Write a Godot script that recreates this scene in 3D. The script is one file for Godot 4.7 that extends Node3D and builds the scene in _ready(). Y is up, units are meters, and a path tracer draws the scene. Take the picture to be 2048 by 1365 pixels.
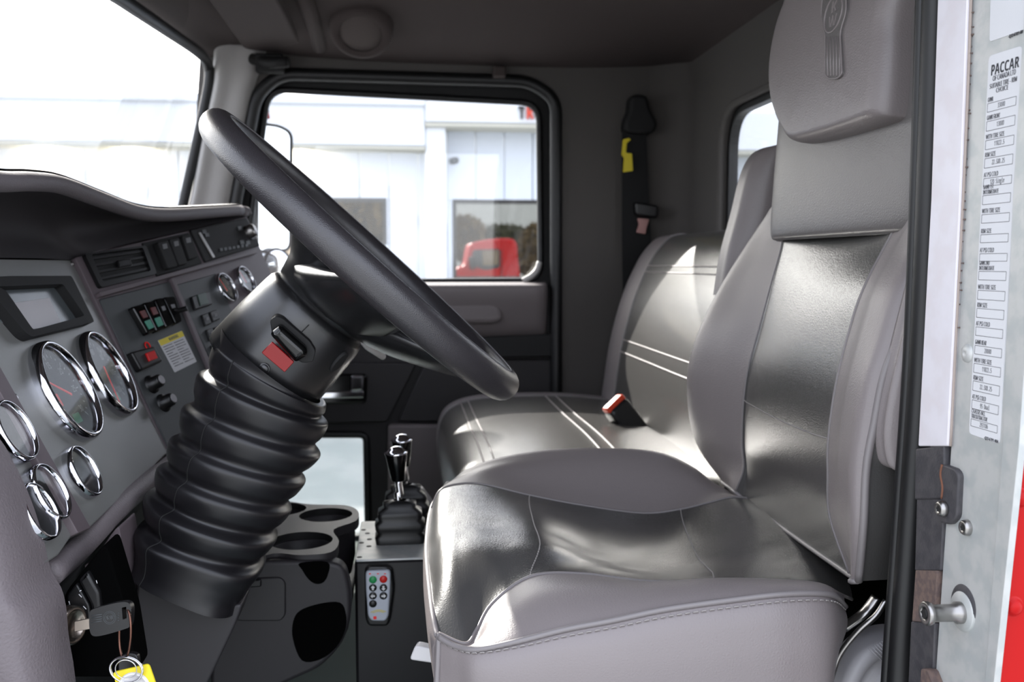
extends Node3D
# A truck cab seen through its open driver door. x runs towards the rear of the truck, y up, -z across the cab to the passenger door.

const EYE := Vector3(0, 1.75, 0)
const FOCAL := 1900.0
var view: Basis
var M := {}
var base_of := {}
var names := {}
var rng := RandomNumberGenerator.new()

# ------------------------------------------------------------------ places
func ray(px: float, py: float) -> Vector3:
	return view * Vector3((px - 1024.0) / FOCAL, -(py - 682.5) / FOCAL, -1.0)

func at(px: float, py: float, d: float) -> Vector3:      # a measured direction, at the distance d across the cab
	var v := ray(px, py)
	return EYE + v * (-d / v.z)

func on(T: Transform3D, px: float, py: float) -> Vector2:  # the same on a plane, in the plane's own axes
	var v := ray(px, py)
	var n := T.basis.z
	var p := EYE + v * ((T.origin - EYE).dot(n) / v.dot(n))
	var q := T.affine_inverse() * p
	return Vector2(q.x, q.y)

func ons(T: Transform3D, pts: Array) -> PackedVector2Array:
	var out := PackedVector2Array()
	for p in pts:
		out.append(on(T, p[0], p[1]))
	return out

func frame(o: Vector3, n: Vector3, x: Vector3) -> Transform3D:
	n = n.normalized()
	x = (x - n * x.dot(n)).normalized()
	return Transform3D(Basis(x, n.cross(x), n), o)

# ------------------------------------------------------------------ outlines
func circle(r: float, n := 24, c := Vector2.ZERO, ry := -1.0) -> PackedVector2Array:
	var out := PackedVector2Array()
	for i in n:
		var a := TAU * i / n
		out.append(c + Vector2(cos(a) * r, sin(a) * (r if ry < 0 else ry)))
	return out

func rounded(p: PackedVector2Array, r: float, n := 4) -> PackedVector2Array:
	var out := PackedVector2Array()
	var k := p.size()
	for i in k:
		var a := p[(i + k - 1) % k]
		var b := p[i]
		var c := p[(i + 1) % k]
		var t := minf(r, 0.45 * minf(a.distance_to(b), b.distance_to(c)))
		var s := b + (a - b).normalized() * t
		var e := b + (c - b).normalized() * t
		for j in n + 1:
			var f := float(j) / n
			out.append(s.lerp(b, f).lerp(b.lerp(e, f), f))
	return out

func rrect(w: float, h: float, r: float, n := 4, c := Vector2.ZERO) -> PackedVector2Array:
	var p := PackedVector2Array([c + Vector2(-w, -h) / 2, c + Vector2(w, -h) / 2, c + Vector2(w, h) / 2, c + Vector2(-w, h) / 2])
	return rounded(p, r, n)

func ccw(p: PackedVector2Array) -> PackedVector2Array:
	var s := 0.0
	for i in p.size():
		s += p[i].cross(p[(i + 1) % p.size()])
	if s < 0:
		p.reverse()
	return p

func inset(p: PackedVector2Array, t: float) -> PackedVector2Array:
	var out := PackedVector2Array()
	var k := p.size()
	for i in k:
		var a := (p[i] - p[(i + k - 1) % k]).normalized()
		var b := (p[(i + 1) % k] - p[i]).normalized()
		var m := (a.orthogonal() + b.orthogonal())   # points out of a counter-clockwise outline when negated
		m = m.normalized() if m.length() > 1e-5 else a.orthogonal()
		var c := maxf(0.5, m.dot(a.orthogonal()))
		out.append(p[i] - m * t / c if a.orthogonal().dot(Vector2(a.y, -a.x)) > 0 else p[i] + m * t / c)
	return out

func smooth_line(p: PackedVector3Array, n: int, closed := false) -> PackedVector3Array:
	var out := PackedVector3Array()
	var k := p.size()
	var spans := k if closed else k - 1
	for i in spans:
		var p1 := p[i]
		var p2 := p[(i + 1) % k]
		var p0 := p[(i + k - 1) % k] if closed or i > 0 else p1 * 2 - p2
		var p3 := p[(i + 2) % k] if closed or i + 2 < k else p2 * 2 - p1
		for j in n:
			var t := float(j) / n
			out.append(0.5 * (2 * p1 + (p2 - p0) * t + (2 * p0 - 5 * p1 + 4 * p2 - p3) * t * t + (3 * p1 - p0 - 3 * p2 + p3) * t * t * t))
	if not closed:
		out.append(p[k - 1])
	return out

func smooth_flat(p: PackedVector2Array, n: int) -> PackedVector2Array:
	var q := PackedVector3Array()
	for v in p:
		q.append(Vector3(v.x, v.y, 0))
	var out := PackedVector2Array()
	for v in smooth_line(q, n, true):
		out.append(Vector2(v.x, v.y))
	return out

# ------------------------------------------------------------------ shapes
func mb() -> SurfaceTool:
	var st := SurfaceTool.new()
	st.begin(Mesh.PRIMITIVE_TRIANGLES)
	return st

func tri(st: SurfaceTool, a: Vector3, b: Vector3, c: Vector3) -> void:
	for v in [a, b, c]:
		st.add_vertex(v)

func grid(st: SurfaceTool, rows: Array, close_v := false, group := 0) -> void:
	st.set_smooth_group(group)
	for i in rows.size() - 1:
		var a: PackedVector3Array = rows[i]
		var b: PackedVector3Array = rows[i + 1]
		var k := a.size()
		for j in (k if close_v else k - 1):
			var m := (j + 1) % k
			tri(st, a[j], b[m], b[j])
			tri(st, a[j], a[m], b[m])

func net(ctrl: Array, nu: int, nv: int, close_v := false) -> Array:   # a smooth surface through rows of points
	var wide := []
	for r in ctrl:
		wide.append(smooth_line(r, nv, close_v))
	var out := []
	var k: int = wide[0].size()
	var cols := []
	for j in k:
		var c := PackedVector3Array()
		for r in wide:
			c.append(r[j])
		cols.append(smooth_line(c, nu))
	for i in cols[0].size():
		var row := PackedVector3Array()
		for j in k:
			row.append(cols[j][i])
		out.append(row)
	return out

func cols_of(rows: Array, a: int, b: int) -> Array:
	var out := []
	for r in rows:
		out.append(r.slice(a, b + 1))
	return out

func flat(st: SurfaceTool, T: Transform3D, p: PackedVector2Array, h: float) -> void:
	st.set_smooth_group(-1)
	var idx := Geometry2D.triangulate_polygon(p)
	for i in range(0, idx.size(), 3):
		tri(st, T * Vector3(p[idx[i]].x, p[idx[i]].y, h), T * Vector3(p[idx[i + 2]].x, p[idx[i + 2]].y, h), T * Vector3(p[idx[i + 1]].x, p[idx[i + 1]].y, h))

func ring(T: Transform3D, p: PackedVector2Array, h: float) -> PackedVector3Array:
	var out := PackedVector3Array()
	for v in p:
		out.append(T * Vector3(v.x, v.y, h))
	return out

func slab(st: SurfaceTool, T: Transform3D, outline: PackedVector2Array, lo: float, hi: float, bev := 0.001, steps := 2) -> void:
	var p := ccw(outline.duplicate())
	while bev > 0.00002 and Geometry2D.triangulate_polygon(inset(p, bev)).is_empty():
		bev *= 0.5
	var rows := [ring(T, p, lo), ring(T, p, hi - bev)]
	var last := p
	for i in range(1, steps + 1):
		var a := PI / 2 * i / steps
		last = inset(p, bev * (1 - cos(a)))
		rows.append(ring(T, last, hi - bev + bev * sin(a)))
	grid(st, rows.map(func(r): r.append(r[0]); return r), false, 0)
	flat(st, T, last, hi)
	flat(st, T, p, lo)

func pillow(st: SurfaceTool, T: Transform3D, outline: PackedVector2Array, lo: float, hi: float, round_: float, dome := 0.0) -> void:
	var p := ccw(outline.duplicate())
	var c := Vector2.ZERO
	var reach := 0.0
	for v in p:
		c += v / p.size()
	for v in p:
		reach += v.distance_to(c) / p.size()
	var rows := [ring(T, p, lo)]
	var part := round_ / reach
	for i in 7:
		var a := PI / 2 * i / 6
		var q := PackedVector2Array()
		for v in p:
			q.append(v.lerp(c, part * (1 - cos(a))))
		rows.append(ring(T, q, hi - round_ * (1 - sin(a)) - dome))
	for i in range(1, 7):
		var f := i / 6.0
		var q := PackedVector2Array()
		for v in p:
			q.append(v.lerp(c, lerpf(part, 0.999, f)))
		rows.append(ring(T, q, hi - dome * (1 - f) * (1 - f)))
	grid(st, rows, true)

func holed(st: SurfaceTool, T: Transform3D, outer: PackedVector2Array, inner: PackedVector2Array, lo: float, hi: float, n := 72, bev := 0.0) -> void:
	var c := Vector2.ZERO
	for v in inner:
		c += v / inner.size()
	var rows := [PackedVector2Array(), PackedVector2Array()]
	var angles := []
	for i in n:
		angles.append(TAU * i / n)
	for p in [outer, inner]:
		for v in p:
			angles.append(fposmod((v - c).angle(), TAU))
	angles.sort()
	var used := []
	for a in angles:
		if used.is_empty() or a - used[-1] > 0.004:
			used.append(a)
	for a in used:
		for k in 2:
			var p: PackedVector2Array = [outer, inner][k]
			var far := c + Vector2.from_angle(a) * 50.0
			var best := Vector2.ZERO
			var bd := 1e9
			for i in p.size():
				var hit = Geometry2D.segment_intersects_segment(c, far, p[i], p[(i + 1) % p.size()])
				if hit != null and c.distance_to(hit) < bd:
					bd = c.distance_to(hit)
					best = hit
			rows[k].append(best)
	var o: PackedVector2Array = rows[0]
	var q: PackedVector2Array = rows[1]
	for rr in [[ring(T, o, lo), ring(T, q, lo)], [ring(T, q, lo), ring(T, q, hi)], [ring(T, q, hi), ring(T, o, hi)], [ring(T, o, hi), ring(T, o, lo)]]:
		grid(st, rr, true, -1)

func tube(st: SurfaceTool, p: PackedVector3Array, r: float, n := 8, closed := false, squash := 1.0) -> void:
	var rows := []
	var k := p.size()
	var side := Vector3.ZERO
	for i in k:
		var t := (p[(i + 1) % k] - p[(i + k - 1) % k]) if closed else (p[mini(i + 1, k - 1)] - p[maxi(i - 1, 0)])
		t = t.normalized()
		if side == Vector3.ZERO:
			side = t.cross(Vector3.UP if absf(t.y) < 0.9 else Vector3.RIGHT)
		side = (side - t * side.dot(t)).normalized()
		var up := t.cross(side)
		var row := PackedVector3Array()
		for j in n:
			var a := TAU * j / n
			row.append(p[i] + (side * cos(a) + up * sin(a) * squash) * r)
		rows.append(row)
	if closed:
		rows.append(rows[0])
		grid(st, rows, true)
	else:
		var a0 := PackedVector3Array()
		var a1 := PackedVector3Array()
		for j in n:
			a0.append(p[0])
			a1.append(p[k - 1])
		rows.push_front(a0)
		rows.append(a1)
		grid(st, rows, true)

func lathe(st: SurfaceTool, T: Transform3D, profile: Array, n := 32, sharp := false) -> void:
	var rows := []
	for q in profile:
		var row := PackedVector3Array()
		for j in n:
			var a := TAU * j / n
			row.append(T * Vector3(cos(a) * q[0], sin(a) * q[0], q[1]))
		rows.append(row)
	if sharp:
		for i in rows.size() - 1:
			grid(st, [rows[i], rows[i + 1]], true, i + 1)
	else:
		grid(st, rows, true)

func box(st: SurfaceTool, a: Vector3, b: Vector3, bev := 0.002) -> void:   # corners a < b
	var s := b - a
	var T := Transform3D(Basis.IDENTITY, (a + b) / 2)
	slab(st, T, rrect(s.x, s.y, minf(bev, 0.4 * minf(s.x, s.y)), 2), -s.z / 2, s.z / 2, minf(bev, 0.4 * s.z), 1)

func letters(st: SurfaceTool, T: Transform3D, text: String, high: float, squeeze := 1.0, bold := false, deep := 0.0003, mono := false, centre := true, fit := 0.0) -> void:
	var tm := TextMesh.new()
	var f := SystemFont.new()
	f.font_names = PackedStringArray(["Droid Sans Mono" if mono else "Droid Sans"])
	f.font_weight = 700 if bold else 400
	tm.font = f
	tm.text = text
	tm.font_size = 32
	tm.pixel_size = high / 23.0
	tm.depth = deep
	tm.curve_step = 3.0
	tm.horizontal_alignment = HORIZONTAL_ALIGNMENT_CENTER if centre else HORIZONTAL_ALIGNMENT_LEFT
	tm.vertical_alignment = VERTICAL_ALIGNMENT_CENTER
	var arr := tm.get_mesh_arrays()
	var v: PackedVector3Array = arr[Mesh.ARRAY_VERTEX]
	var idx: PackedInt32Array = arr[Mesh.ARRAY_INDEX] if arr[Mesh.ARRAY_INDEX] != null else PackedInt32Array(range(v.size()))
	if fit > 0.0:
		squeeze = fit / tm.get_aabb().size.x
	st.set_smooth_group(-1)
	for i in range(0, idx.size(), 3):
		var q := []
		for j in 3:
			var w := v[idx[i + j]]
			q.append(T * Vector3(w.x * squeeze, w.y, w.z))
		tri(st, q[0], q[1], q[2])

# ------------------------------------------------------------------ nodes
func numbered(called: String) -> String:
	names[called] = names.get(called, -1) + 1
	return called if names[called] == 0 else "%s_%03d" % [called, names[called]]

func tag(o: Node3D, label: String, category := "", group := "") -> void:
	o.set_meta("label", label)
	if category:
		o.set_meta("category", category)
	if group:
		o.set_meta("group", group)

func thing(called: String, label: String, category: String, base: Vector3, group := "") -> Node3D:
	var o := Node3D.new()
	o.name = numbered(called)
	add_child(o, true)
	o.position = base
	base_of[o] = base
	tag(o, label, category, group)
	return o

func obj(called: String, st: SurfaceTool, m: Material, parent: Node3D = null, label := "") -> MeshInstance3D:
	st.generate_normals()
	st.index()
	return hang(called, st.commit(), m, parent, label)

func hang(called: String, mesh: Mesh, m: Material, parent: Node3D = null, label := "") -> MeshInstance3D:
	var o := MeshInstance3D.new()
	o.mesh = mesh
	o.material_override = m
	o.cast_shadow = GeometryInstance3D.SHADOW_CASTING_SETTING_ON
	if parent == null:
		o.name = numbered(called)
		add_child(o, true)
		base_of[o] = Vector3.ZERO
	else:
		var count := 0
		for c in parent.get_children():
			if c.has_meta("plain") and c.get_meta("plain") == called:
				count += 1
		o.name = called if count == 0 else "%s_%03d" % [called, count]
		parent.add_child(o, true)
		o.position = -base_of[parent]
		base_of[o] = Vector3.ZERO
	o.set_meta("plain", called)
	if label:
		o.set_meta("label", label)
	return o

func struct(called: String, st: SurfaceTool, m: Material, label: String, category := "") -> MeshInstance3D:
	var o := obj(called, st, m)
	o.set_meta("kind", "structure")
	tag(o, label, category)
	return o

func single(called: String, st: SurfaceTool, m: Material, label: String, category: String, group := "") -> MeshInstance3D:
	var o := obj(called, st, m)
	tag(o, label, category, group)
	return o

func stuff(o: Node3D) -> Node3D:
	o.set_meta("kind", "stuff")
	return o

# ------------------------------------------------------------------ materials
func noise(kind: int, freq: float, size := 256, as_normal := false) -> NoiseTexture2D:
	var n := FastNoiseLite.new()
	n.noise_type = kind
	n.frequency = freq
	n.seed = 7
	if kind == FastNoiseLite.TYPE_CELLULAR:
		n.cellular_return_type = FastNoiseLite.RETURN_DISTANCE2_SUB
	var t := NoiseTexture2D.new()
	t.width = size
	t.height = size
	t.seamless = true
	t.noise = n
	t.as_normal_map = as_normal
	return t

func mat(called: String, c: Color, rough: float, metal := 0.0, spec := 0.5) -> StandardMaterial3D:
	var m := StandardMaterial3D.new()
	m.resource_name = called
	m.albedo_color = c
	m.roughness = rough
	m.metallic = metal
	m.metallic_specular = spec
	M[called] = m
	return m

func grain(m: StandardMaterial3D, tex: Texture2D, per_metre: float, deep: float) -> StandardMaterial3D:
	m.uv1_triplanar = true
	m.uv1_world_triplanar = true
	m.uv1_scale = Vector3.ONE * per_metre
	m.heightmap_enabled = true
	m.heightmap_texture = tex
	m.heightmap_scale = deep
	return m

func mottle(called: String, a: Color, b: Color, freq: float) -> ImageTexture:
	var n := FastNoiseLite.new()
	n.noise_type = FastNoiseLite.TYPE_SIMPLEX
	n.frequency = freq
	n.fractal_octaves = 4
	n.seed = called.hash() % 1000
	var src := n.get_seamless_image(256, 256)
	var im := Image.create(256, 256, false, Image.FORMAT_RGB8)
	for y in 256:
		for x in 256:
			im.set_pixel(x, y, a.lerp(b, smoothstep(0.25, 0.75, src.get_pixel(x, y).r)))
	return ImageTexture.create_from_image(im)

func materials() -> void:
	var pores := noise(FastNoiseLite.TYPE_CELLULAR, 0.06)
	var cloth := noise(FastNoiseLite.TYPE_SIMPLEX, 0.12)
	grain(mat("leather", Color(0.475, 0.447, 0.445), 0.40), pores, 22.0, 0.022)
	grain(mat("leather_insert", Color(0.265, 0.26, 0.255), 0.27, 0.0, 0.72), pores, 22.0, 0.02)
	grain(mat("leather_upper", Color(0.38, 0.365, 0.36), 0.36), pores, 22.0, 0.02)
	mat("thread", Color(0.54, 0.52, 0.51), 0.8)
	mat("piping", Color(0.46, 0.44, 0.44), 0.4)
	grain(mat("dash_soft", Color(0.43, 0.40, 0.41), 0.55), pores, 16.0, 0.06)
	grain(mat("dash_hood", Color(0.39, 0.365, 0.375), 0.6), pores, 20.0, 0.04)
	grain(mat("dash_trim", Color(0.37, 0.33, 0.345), 0.5), cloth, 60.0, 0.004)
	var pm := grain(mat("panel_paint", Color(0.45, 0.45, 0.44), 0.30, 0.0, 0.65), cloth, 90.0, 0.006)
	pm.metallic_specular = 0.65
	grain(mat("panel_dark", Color(0.24, 0.25, 0.255), 0.5), cloth, 90.0, 0.005)
	grain(mat("rim_rubber", Color(0.185, 0.175, 0.185), 0.34, 0.0, 0.6), pores, 38.0, 0.03)
	grain(mat("boot_rubber", Color(0.085, 0.08, 0.09), 0.36), cloth, 50.0, 0.003)
	mat("black", Color(0.07, 0.068, 0.072), 0.38)
	mat("black_gloss", Color(0.03, 0.03, 0.032), 0.12)
	mat("black_matte", Color(0.055, 0.053, 0.056), 0.7)
	grain(mat("column_plastic", Color(0.10, 0.10, 0.105), 0.26, 0.0, 0.6), cloth, 90.0, 0.003)
	grain(mat("console_plastic", Color(0.145, 0.135, 0.145), 0.5), cloth, 90.0, 0.006)
	mat("void_black", Color(0.02, 0.02, 0.02), 0.95, 0.0, 0.1)
	mat("rubber", Color(0.06, 0.06, 0.065), 0.45)
	grain(mat("wall_cloth", Color(0.32, 0.305, 0.295), 0.85), cloth, 60.0, 0.02)
	grain(mat("headliner", Color(0.255, 0.222, 0.215), 0.9), cloth, 60.0, 0.02)
	grain(mat("pillar_plastic", Color(0.70, 0.69, 0.68), 0.55), cloth, 80.0, 0.01)
	grain(mat("door_plastic", Color(0.43, 0.40, 0.40), 0.55), cloth, 80.0, 0.01)
	grain(mat("door_lower", Color(0.135, 0.125, 0.13), 0.6), cloth, 80.0, 0.01)
	mat("chrome", Color(0.86, 0.86, 0.88), 0.07, 1.0)
	mat("steel", Color(0.62, 0.61, 0.60), 0.3, 1.0)
	mat("brass_steel", Color(0.64, 0.60, 0.56), 0.26, 1.0)
	mat("copper_ring", Color(0.42, 0.30, 0.26), 0.25, 1.0)
	var al := grain(mat("aluminium", Color.WHITE, 0.5, 0.35), cloth, 30.0, 0.01)
	al.albedo_texture = mottle("aluminium", Color(0.69, 0.70, 0.695), Color(0.74, 0.74, 0.73), 0.02)
	al.uv1_scale = Vector3.ONE * 6.0
	var wp := grain(mat("white_paint", Color.WHITE, 0.45), cloth, 30.0, 0.004)
	wp.albedo_texture = mottle("white paint", Color(0.80, 0.78, 0.795), Color(0.82, 0.805, 0.825), 0.015)
	wp.uv1_scale = Vector3.ONE * 5.0
	var old := grain(mat("worn_rubber", Color.WHITE, 0.6), cloth, 40.0, 0.02)
	old.albedo_texture = mottle("worn", Color(0.20, 0.195, 0.21), Color(0.25, 0.24, 0.25), 0.02)
	old.uv1_scale = Vector3.ONE * 9.0
	var rust := grain(mat("rusty", Color.WHITE, 0.75), cloth, 40.0, 0.02)
	rust.albedo_texture = mottle("rust", Color(0.33, 0.275, 0.265), Color(0.40, 0.33, 0.30), 0.03)
	rust.uv1_scale = Vector3.ONE * 14.0
	mat("rust_stain", Color(0.42, 0.27, 0.2), 0.85)
	mat("grime", Color(0.62, 0.57, 0.54), 0.9)
	var red := mat("red_paint", Color(0.66, 0.02, 0.025), 0.42, 0.0, 0.3)
	red.clearcoat_enabled = true
	red.clearcoat = 0.06
	red.clearcoat_roughness = 0.08
	mat("red_plastic", Color(0.52, 0.015, 0.035), 0.22)
	mat("red_mark", Color(0.95, 0.12, 0.10), 0.5)
	mat("green_mark", Color(0.10, 0.42, 0.28), 0.5)
	mat("white_mark", Color(0.85, 0.85, 0.85), 0.6)
	mat("grey_mark", Color(0.45, 0.45, 0.46), 0.6)
	mat("ink", Color(0.16, 0.16, 0.18), 0.7)
	mat("ink_soft", Color(0.36, 0.36, 0.37), 0.7)
	mat("sticker", Color(0.79, 0.79, 0.80), 0.6)
	mat("yellow", Color(0.86, 0.78, 0.12), 0.45)
	mat("pale_screen", Color(0.66, 0.64, 0.65), 0.35)
	mat("screen_grey", Color(0.34, 0.36, 0.37), 0.2)
	mat("grey_plastic", Color(0.60, 0.59, 0.60), 0.45)
	mat("white_plastic", Color(0.82, 0.81, 0.81), 0.4)
	mat("remote_face", Color(0.70, 0.72, 0.76), 0.4)
	mat("belt_web", Color(0.045, 0.045, 0.05), 0.8)
	mat("pink_steel", Color(0.60, 0.45, 0.43), 0.35, 0.4)
	mat("orange_plastic", Color(0.80, 0.24, 0.12), 0.4)
	mat("floor_mat", Color(0.36, 0.40, 0.385), 0.9)
	mat("glass", Color(0.2, 0.22, 0.22, 0.03), 0.02).transparency = BaseMaterial3D.TRANSPARENCY_ALPHA
	mat("gauge_glass", Color(0.2, 0.2, 0.2, 0.04), 0.02, 0.0, 0.32).transparency = BaseMaterial3D.TRANSPARENCY_ALPHA
	mat("tinted_glass", Color(0.10, 0.10, 0.09, 0.32), 0.03, 0.0, 0.08).transparency = BaseMaterial3D.TRANSPARENCY_ALPHA
	mat("peep_glass", Color(0.50, 0.66, 0.62, 0.25), 0.03).transparency = BaseMaterial3D.TRANSPARENCY_ALPHA
	mat("mirror", Color(0.93, 0.94, 0.95), 0.03, 1.0)
	mat("siding", Color(0.80, 0.82, 0.85), 0.6)
	mat("siding_trim", Color(0.86, 0.87, 0.885), 0.6)
	mat("soffit", Color(0.74, 0.73, 0.68), 0.7)
	mat("beige", Color(0.75, 0.68, 0.58), 0.7)
	mat("frame_dark", Color(0.13, 0.12, 0.11), 0.5)
	mat("bark", Color(0.22, 0.17, 0.12), 0.9)
	mat("leaves_brown", Color(0.36, 0.29, 0.14), 0.8)
	mat("leaves_olive", Color(0.27, 0.27, 0.16), 0.8)
	mat("hangar", Color(0.74, 0.74, 0.70), 0.7)
	var gr := mat("concrete", Color.WHITE, 0.85)
	gr.albedo_texture = mottle("concrete", Color(0.60, 0.61, 0.60), Color(0.66, 0.66, 0.65), 0.02)
	gr.uv1_triplanar = true
	gr.uv1_world_triplanar = true
	gr.uv1_scale = Vector3.ONE * 0.25

# ------------------------------------------------------------------ build
func _ready() -> void:
	var th := atan(157.5 / FOCAL)
	var ps := atan(219.0 * cos(th) / FOCAL)
	view = Basis.from_euler(Vector3(-th, -ps, 0))
	var cam := Camera3D.new()
	cam.name = "camera"
	cam.fov = rad_to_deg(2.0 * atan(682.5 / FOCAL))
	cam.near = 0.05
	cam.far = 400.0
	cam.transform = Transform3D(view, EYE)
	var lens := CameraAttributesPhysical.new()
	lens.frustum_focal_length = 24.0 / (2.0 * 682.5 / FOCAL)
	lens.frustum_focus_distance = 0.88
	lens.exposure_aperture = 9.0
	lens.frustum_near = 0.05
	lens.frustum_far = 400.0
	cam.attributes = lens
	add_child(cam)
	var env := Environment.new()
	env.background_mode = Environment.BG_SKY
	var sky := ProceduralSkyMaterial.new()
	sky.sky_top_color = Color(0.90, 0.93, 1.0)
	sky.sky_horizon_color = Color(0.97, 0.985, 1.0)
	sky.ground_bottom_color = Color(0.55, 0.55, 0.55)
	sky.ground_horizon_color = Color(0.8, 0.8, 0.8)
	sky.sky_energy_multiplier = 1.0
	sky.sun_angle_max = 42.0      # hazy glow round the sun
	sky.sun_curve = 0.8
	env.sky = Sky.new()
	env.sky.sky_material = sky
	env.background_energy_multiplier = 3.1
	env.tonemap_mode = Environment.TONE_MAPPER_LINEAR
	env.tonemap_exposure = 1.0
	env.sdfgi_enabled = true
	env.ssao_enabled = true
	env.ssil_enabled = true
	var we := WorldEnvironment.new()
	we.name = "surroundings"
	we.environment = env
	add_child(we)
	var sun := DirectionalLight3D.new()
	sun.name = "sun"
	sun.light_color = Color(1.0, 0.985, 0.955)
	sun.light_energy = 4.4
	sun.light_angular_distance = 0.6
	sun.shadow_enabled = true
	add_child(sun)
	sun.look_at_from_position(Vector3(-0.43, 0.60, -1.0) * 20.0, Vector3.ZERO, Vector3.UP)
	rng.seed = 11
	materials()
	cab_shell()
	passenger_door()
	windshield_and_pillars()
	driver_seat()
	bench()
	dashboard()
	steering()
	keys()
	console()
	door_jamb()
	belts()
	overhead()
	mirror_outside()
	yard()

# ------------------------------------------------------------------ the shell of the cab
func cab_shell() -> void:
	var st := mb()
	box(st, Vector3(-0.75, 0.94, -2.62), Vector3(0.82, 1.0, -0.64))
	struct("floor", st, M.floor_mat, "dark grey rubber floor mat of the truck cab", "floor")
	# headliner: flat rim, dished up in the middle
	var ds := [0.64, 0.78, 1.1, 1.6, 2.06, 2.36, 2.50, 2.545]
	var rise := [0.0, 0.05, 0.12, 0.14, 0.115, 0.04, 0.005, 0.0]
	var ctrl := []
	for q in [[-0.5, 2.262, 0.0], [-0.40, 2.29, 0.1], [-0.25, 2.275, 0.75], [0.0, 2.265, 1.15], [0.4, 2.262, 1.1], [0.6, 2.268, 0.7], [0.72, 2.275, 0.12], [0.762, 2.262, 0.0]]:
		var r := PackedVector3Array()
		for k in ds.size():
			r.append(Vector3(q[0], q[1] + rise[k] * q[2], -ds[k]))
		ctrl.append(r)
	st = mb()
	grid(st, net(ctrl, 5, 5))
	var up := []
	for r in ctrl:
		var w := PackedVector3Array()
		for v in r:
			w.append(Vector3(v.x, 2.52, v.z))
		up.append(w)
	grid(st, up, false, -1)
	for pair in [[ctrl[0], up[0]], [ctrl[-1], up[-1]]]:
		grid(st, pair, false, -1)
	for k in [0, ds.size() - 1]:
		var e1 := PackedVector3Array()
		var e2 := PackedVector3Array()
		for i in ctrl.size():
			e1.append(ctrl[i][k])
			e2.append(up[i][k])
		grid(st, [e1, e2], false, -1)
	struct("ceiling", st, M.headliner, "brown grey padded headliner over the cab", "ceiling")
	# rear wall with its window
	var T := frame(Vector3(0.75, 1.75, -1.6), Vector3(-1, 0, 0), Vector3(0, 0, 1))
	var wall := PackedVector2Array([Vector2(-0.97, -0.75), Vector2(0.97, -0.75), Vector2(0.97, 0.53), Vector2(-0.97, 0.53)])
	var hole := rrect(1.20, 0.44, 0.10, 8, Vector2(0, 0.135))
	st = mb()
	holed(st, T, wall, hole, -0.03, 0.0)
	struct("wall_rear", st, M.wall_cloth, "grey padded rear wall of the cab around its back window", "wall")
	var w2 := Node3D.new()
	w2.name = "window_2"
	add_child(w2)
	w2.position = T * Vector3(0, -0.05, 0)
	base_of[w2] = w2.position
	w2.set_meta("kind", "structure")
	tag(w2, "rear cab window with a black rubber surround, behind the driver seat", "window")
	st = mb()
	holed(st, T, rrect(1.21, 0.45, 0.105, 8, Vector2(0, 0.135)), rrect(1.17, 0.41, 0.085, 8, Vector2(0, 0.135)), -0.036, -0.014)
	obj("rubber_surround", st, M.rubber, w2)
	st = mb()
	var lip := PackedVector3Array()
	for v in rrect(1.21, 0.45, 0.105, 8, Vector2(0, 0.135)):
		lip.append(T * Vector3(v.x, v.y, 0.0))
	tube(st, lip, 0.008, 8, true)
	obj("padded_edge", st, M.wall_cloth, w2)
	st = mb()
	slab(st, T, rrect(1.18, 0.42, 0.085, 6, Vector2(0, 0.135)), -0.030, -0.026, 0.0005, 1)
	obj("pane", st, M.glass, w2)
	# rounded corner between rear wall and passenger wall
	st = mb()
	var rows := []
	for y in [1.0, 1.5, 2.0, 2.29]:
		var r := PackedVector3Array()
		for k in 9:
			var a := PI / 2 * k / 8
			r.append(Vector3(0.751 - 0.1 * (1 - sin(a)), y, -2.531 + 0.1 * (1 - cos(a))))
		rows.append(r)
	grid(st, rows)
	struct("trim_3", st, M.wall_cloth, "rounded grey corner trim between passenger side and rear wall", "trim")
	# front wall below the windshield
	st = mb()
	box(st, Vector3(-0.80, 0.94, -2.62), Vector3(-0.60, 1.76, -0.64))
	struct("wall_front", st, M.black_matte, "black firewall below the windshield, behind the dashboard", "wall")

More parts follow.
